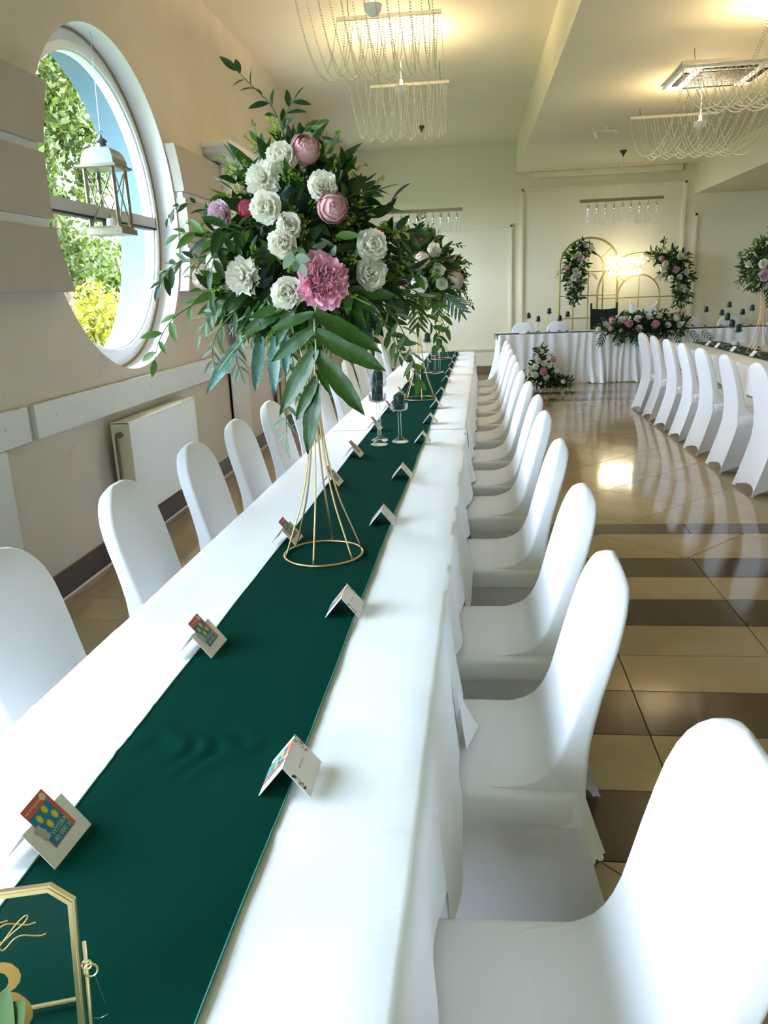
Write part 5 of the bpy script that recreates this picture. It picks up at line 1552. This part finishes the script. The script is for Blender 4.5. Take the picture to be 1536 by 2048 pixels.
a = arrangement('cone of flowers with pink peonies standing on the floor before the head table skirt', (1.08, 12.62, 0.0),
    [((0, 0, .16), (.27, .15, .16)), ((-.03, 0, .34), (.15, .11, .17)), ((-.03, 0, .52), (.07, .06, .12)), ((.32, 0, .07), (.16, .09, .06))],
    [('po', (.01, -.16, .26), .065), ('po', (.16, -.09, .44), .055), ('wr', (-.11, -.14, .33), .045), ('wr', (-.12, -.15, .21), .05), ('wr', (.05, -.16, .17), .045), ('wr', (.22, -.13, .25), .045), ('wr', (.02, -.13, .38), .045), ('wr', (-.07, -.12, .43), .045), ('wr', (-.2, -.1, .30), .045), ('wr', (-.2, -.12, .22), .045), ('wr', (.1, -.12, .34), .04), ('wr', (-.02, -.08, .56), .035)], 5, ('wr', 'sw'), (.03, .045), (0, -1, .3),
    [('dark_foliage', 'ruscus', LD, 480, .10, .4, 1.02), ('mid_foliage', 'ruscus', LM, 120, .08, .8, 1.1)], 0, 4, (.14, .2), 79, None, 'flower_cone')

# ------------------------------------------------------------------ outside the window
structure(MB().box(-60, XO - 0.05, -40, 70, -0.6, -0.4).build('ground_outside', LAWN, smooth=False))
def tree(name, label, loc, blobs, n, mt, size, trunk_h, seed):
    r_ = np.random.default_rng(seed)
    t = thing(name, label, 'tree', loc, 0, 'trees beyond the round window')
    th = trunk_h
    tk = MB().tube(catmull([(0, 0, 0), (.05, .02, th*.4), (-.03, .05, th*.8), (.02, .0, th)], 4), [.16*(1-.5*i/12) for i in range(13)], 8).build('trunk', BARK, t)
    P = []
    for c, q in blobs:
        k = int(n*(q[0]*q[1]*q[2])/sum(w_[0]*w_[1]*w_[2] for _, w_ in blobs))
        d = r_.normal(size=(k, 3)); d /= np.linalg.norm(d, axis=1)[:, None]
        # clustered foliage with open gaps
        cl = r_.normal(size=(60, 3)); cl /= np.linalg.norm(cl, axis=1)[:, None]
        cl *= r_.uniform(.45, 1, (60, 1))
        idx = r_.integers(0, 60, k)
        pos = (cl[idx] + d*r_.uniform(0, .28, (k, 1)))*np.array(q) + np.array(c)
        P.append(pos)
    P = np.concatenate(P); k = len(P)
    a = r_.normal(size=(k, 3)); a /= np.linalg.norm(a, axis=1)[:, None]
    b_ = np.cross(a, r_.normal(size=(k, 3))); b_ /= np.linalg.norm(b_, axis=1)[:, None]
    s_ = size*r_.uniform(.6, 1.3, (k, 1))
    V = np.stack([P - a*s_, P - b_*s_*.5, P + a*s_, P + b_*s_*.5], 1).reshape(-1, 3)
    me = bpy.data.meshes.new('crown')
    me.from_pydata(V.tolist(), [], [(4*i, 4*i+1, 4*i+2, 4*i+3) for i in range(k)])
    me.materials.append(mt)
    o = obj('crown', me, t); o['kind'] = 'stuff'
tree('leafy_tree', 'tall sunlit green tree outside beyond the round window', (-8.6, 16.4, -0.4), [((0, 0, 4.4), (1.3, 1.35, 3.2)), ((.3, -.6, 6.6), (1.1, 1.2, 2.0))], 15000, TREEL, .085, 4.5, 1)
tree('leafy_tree', 'broad pale green tree outside at the window\'s lower part', (-9.4, 19.6, -0.4), [((0, 0, 2.3), (1.4, 1.7, 1.5)), ((0, -1.2, 1.7), (1.2, 1.4, 1.2))], 12000, TREEL, .085, 2.0, 2)
tree('flowering_shrub', 'yellow flowering shrub outside below the lantern', (-6.3, 13.2, -0.4), [((0, 0, 1.2), (.8, 1.0, .95))], 5000, TREEY, .06, .9, 3)
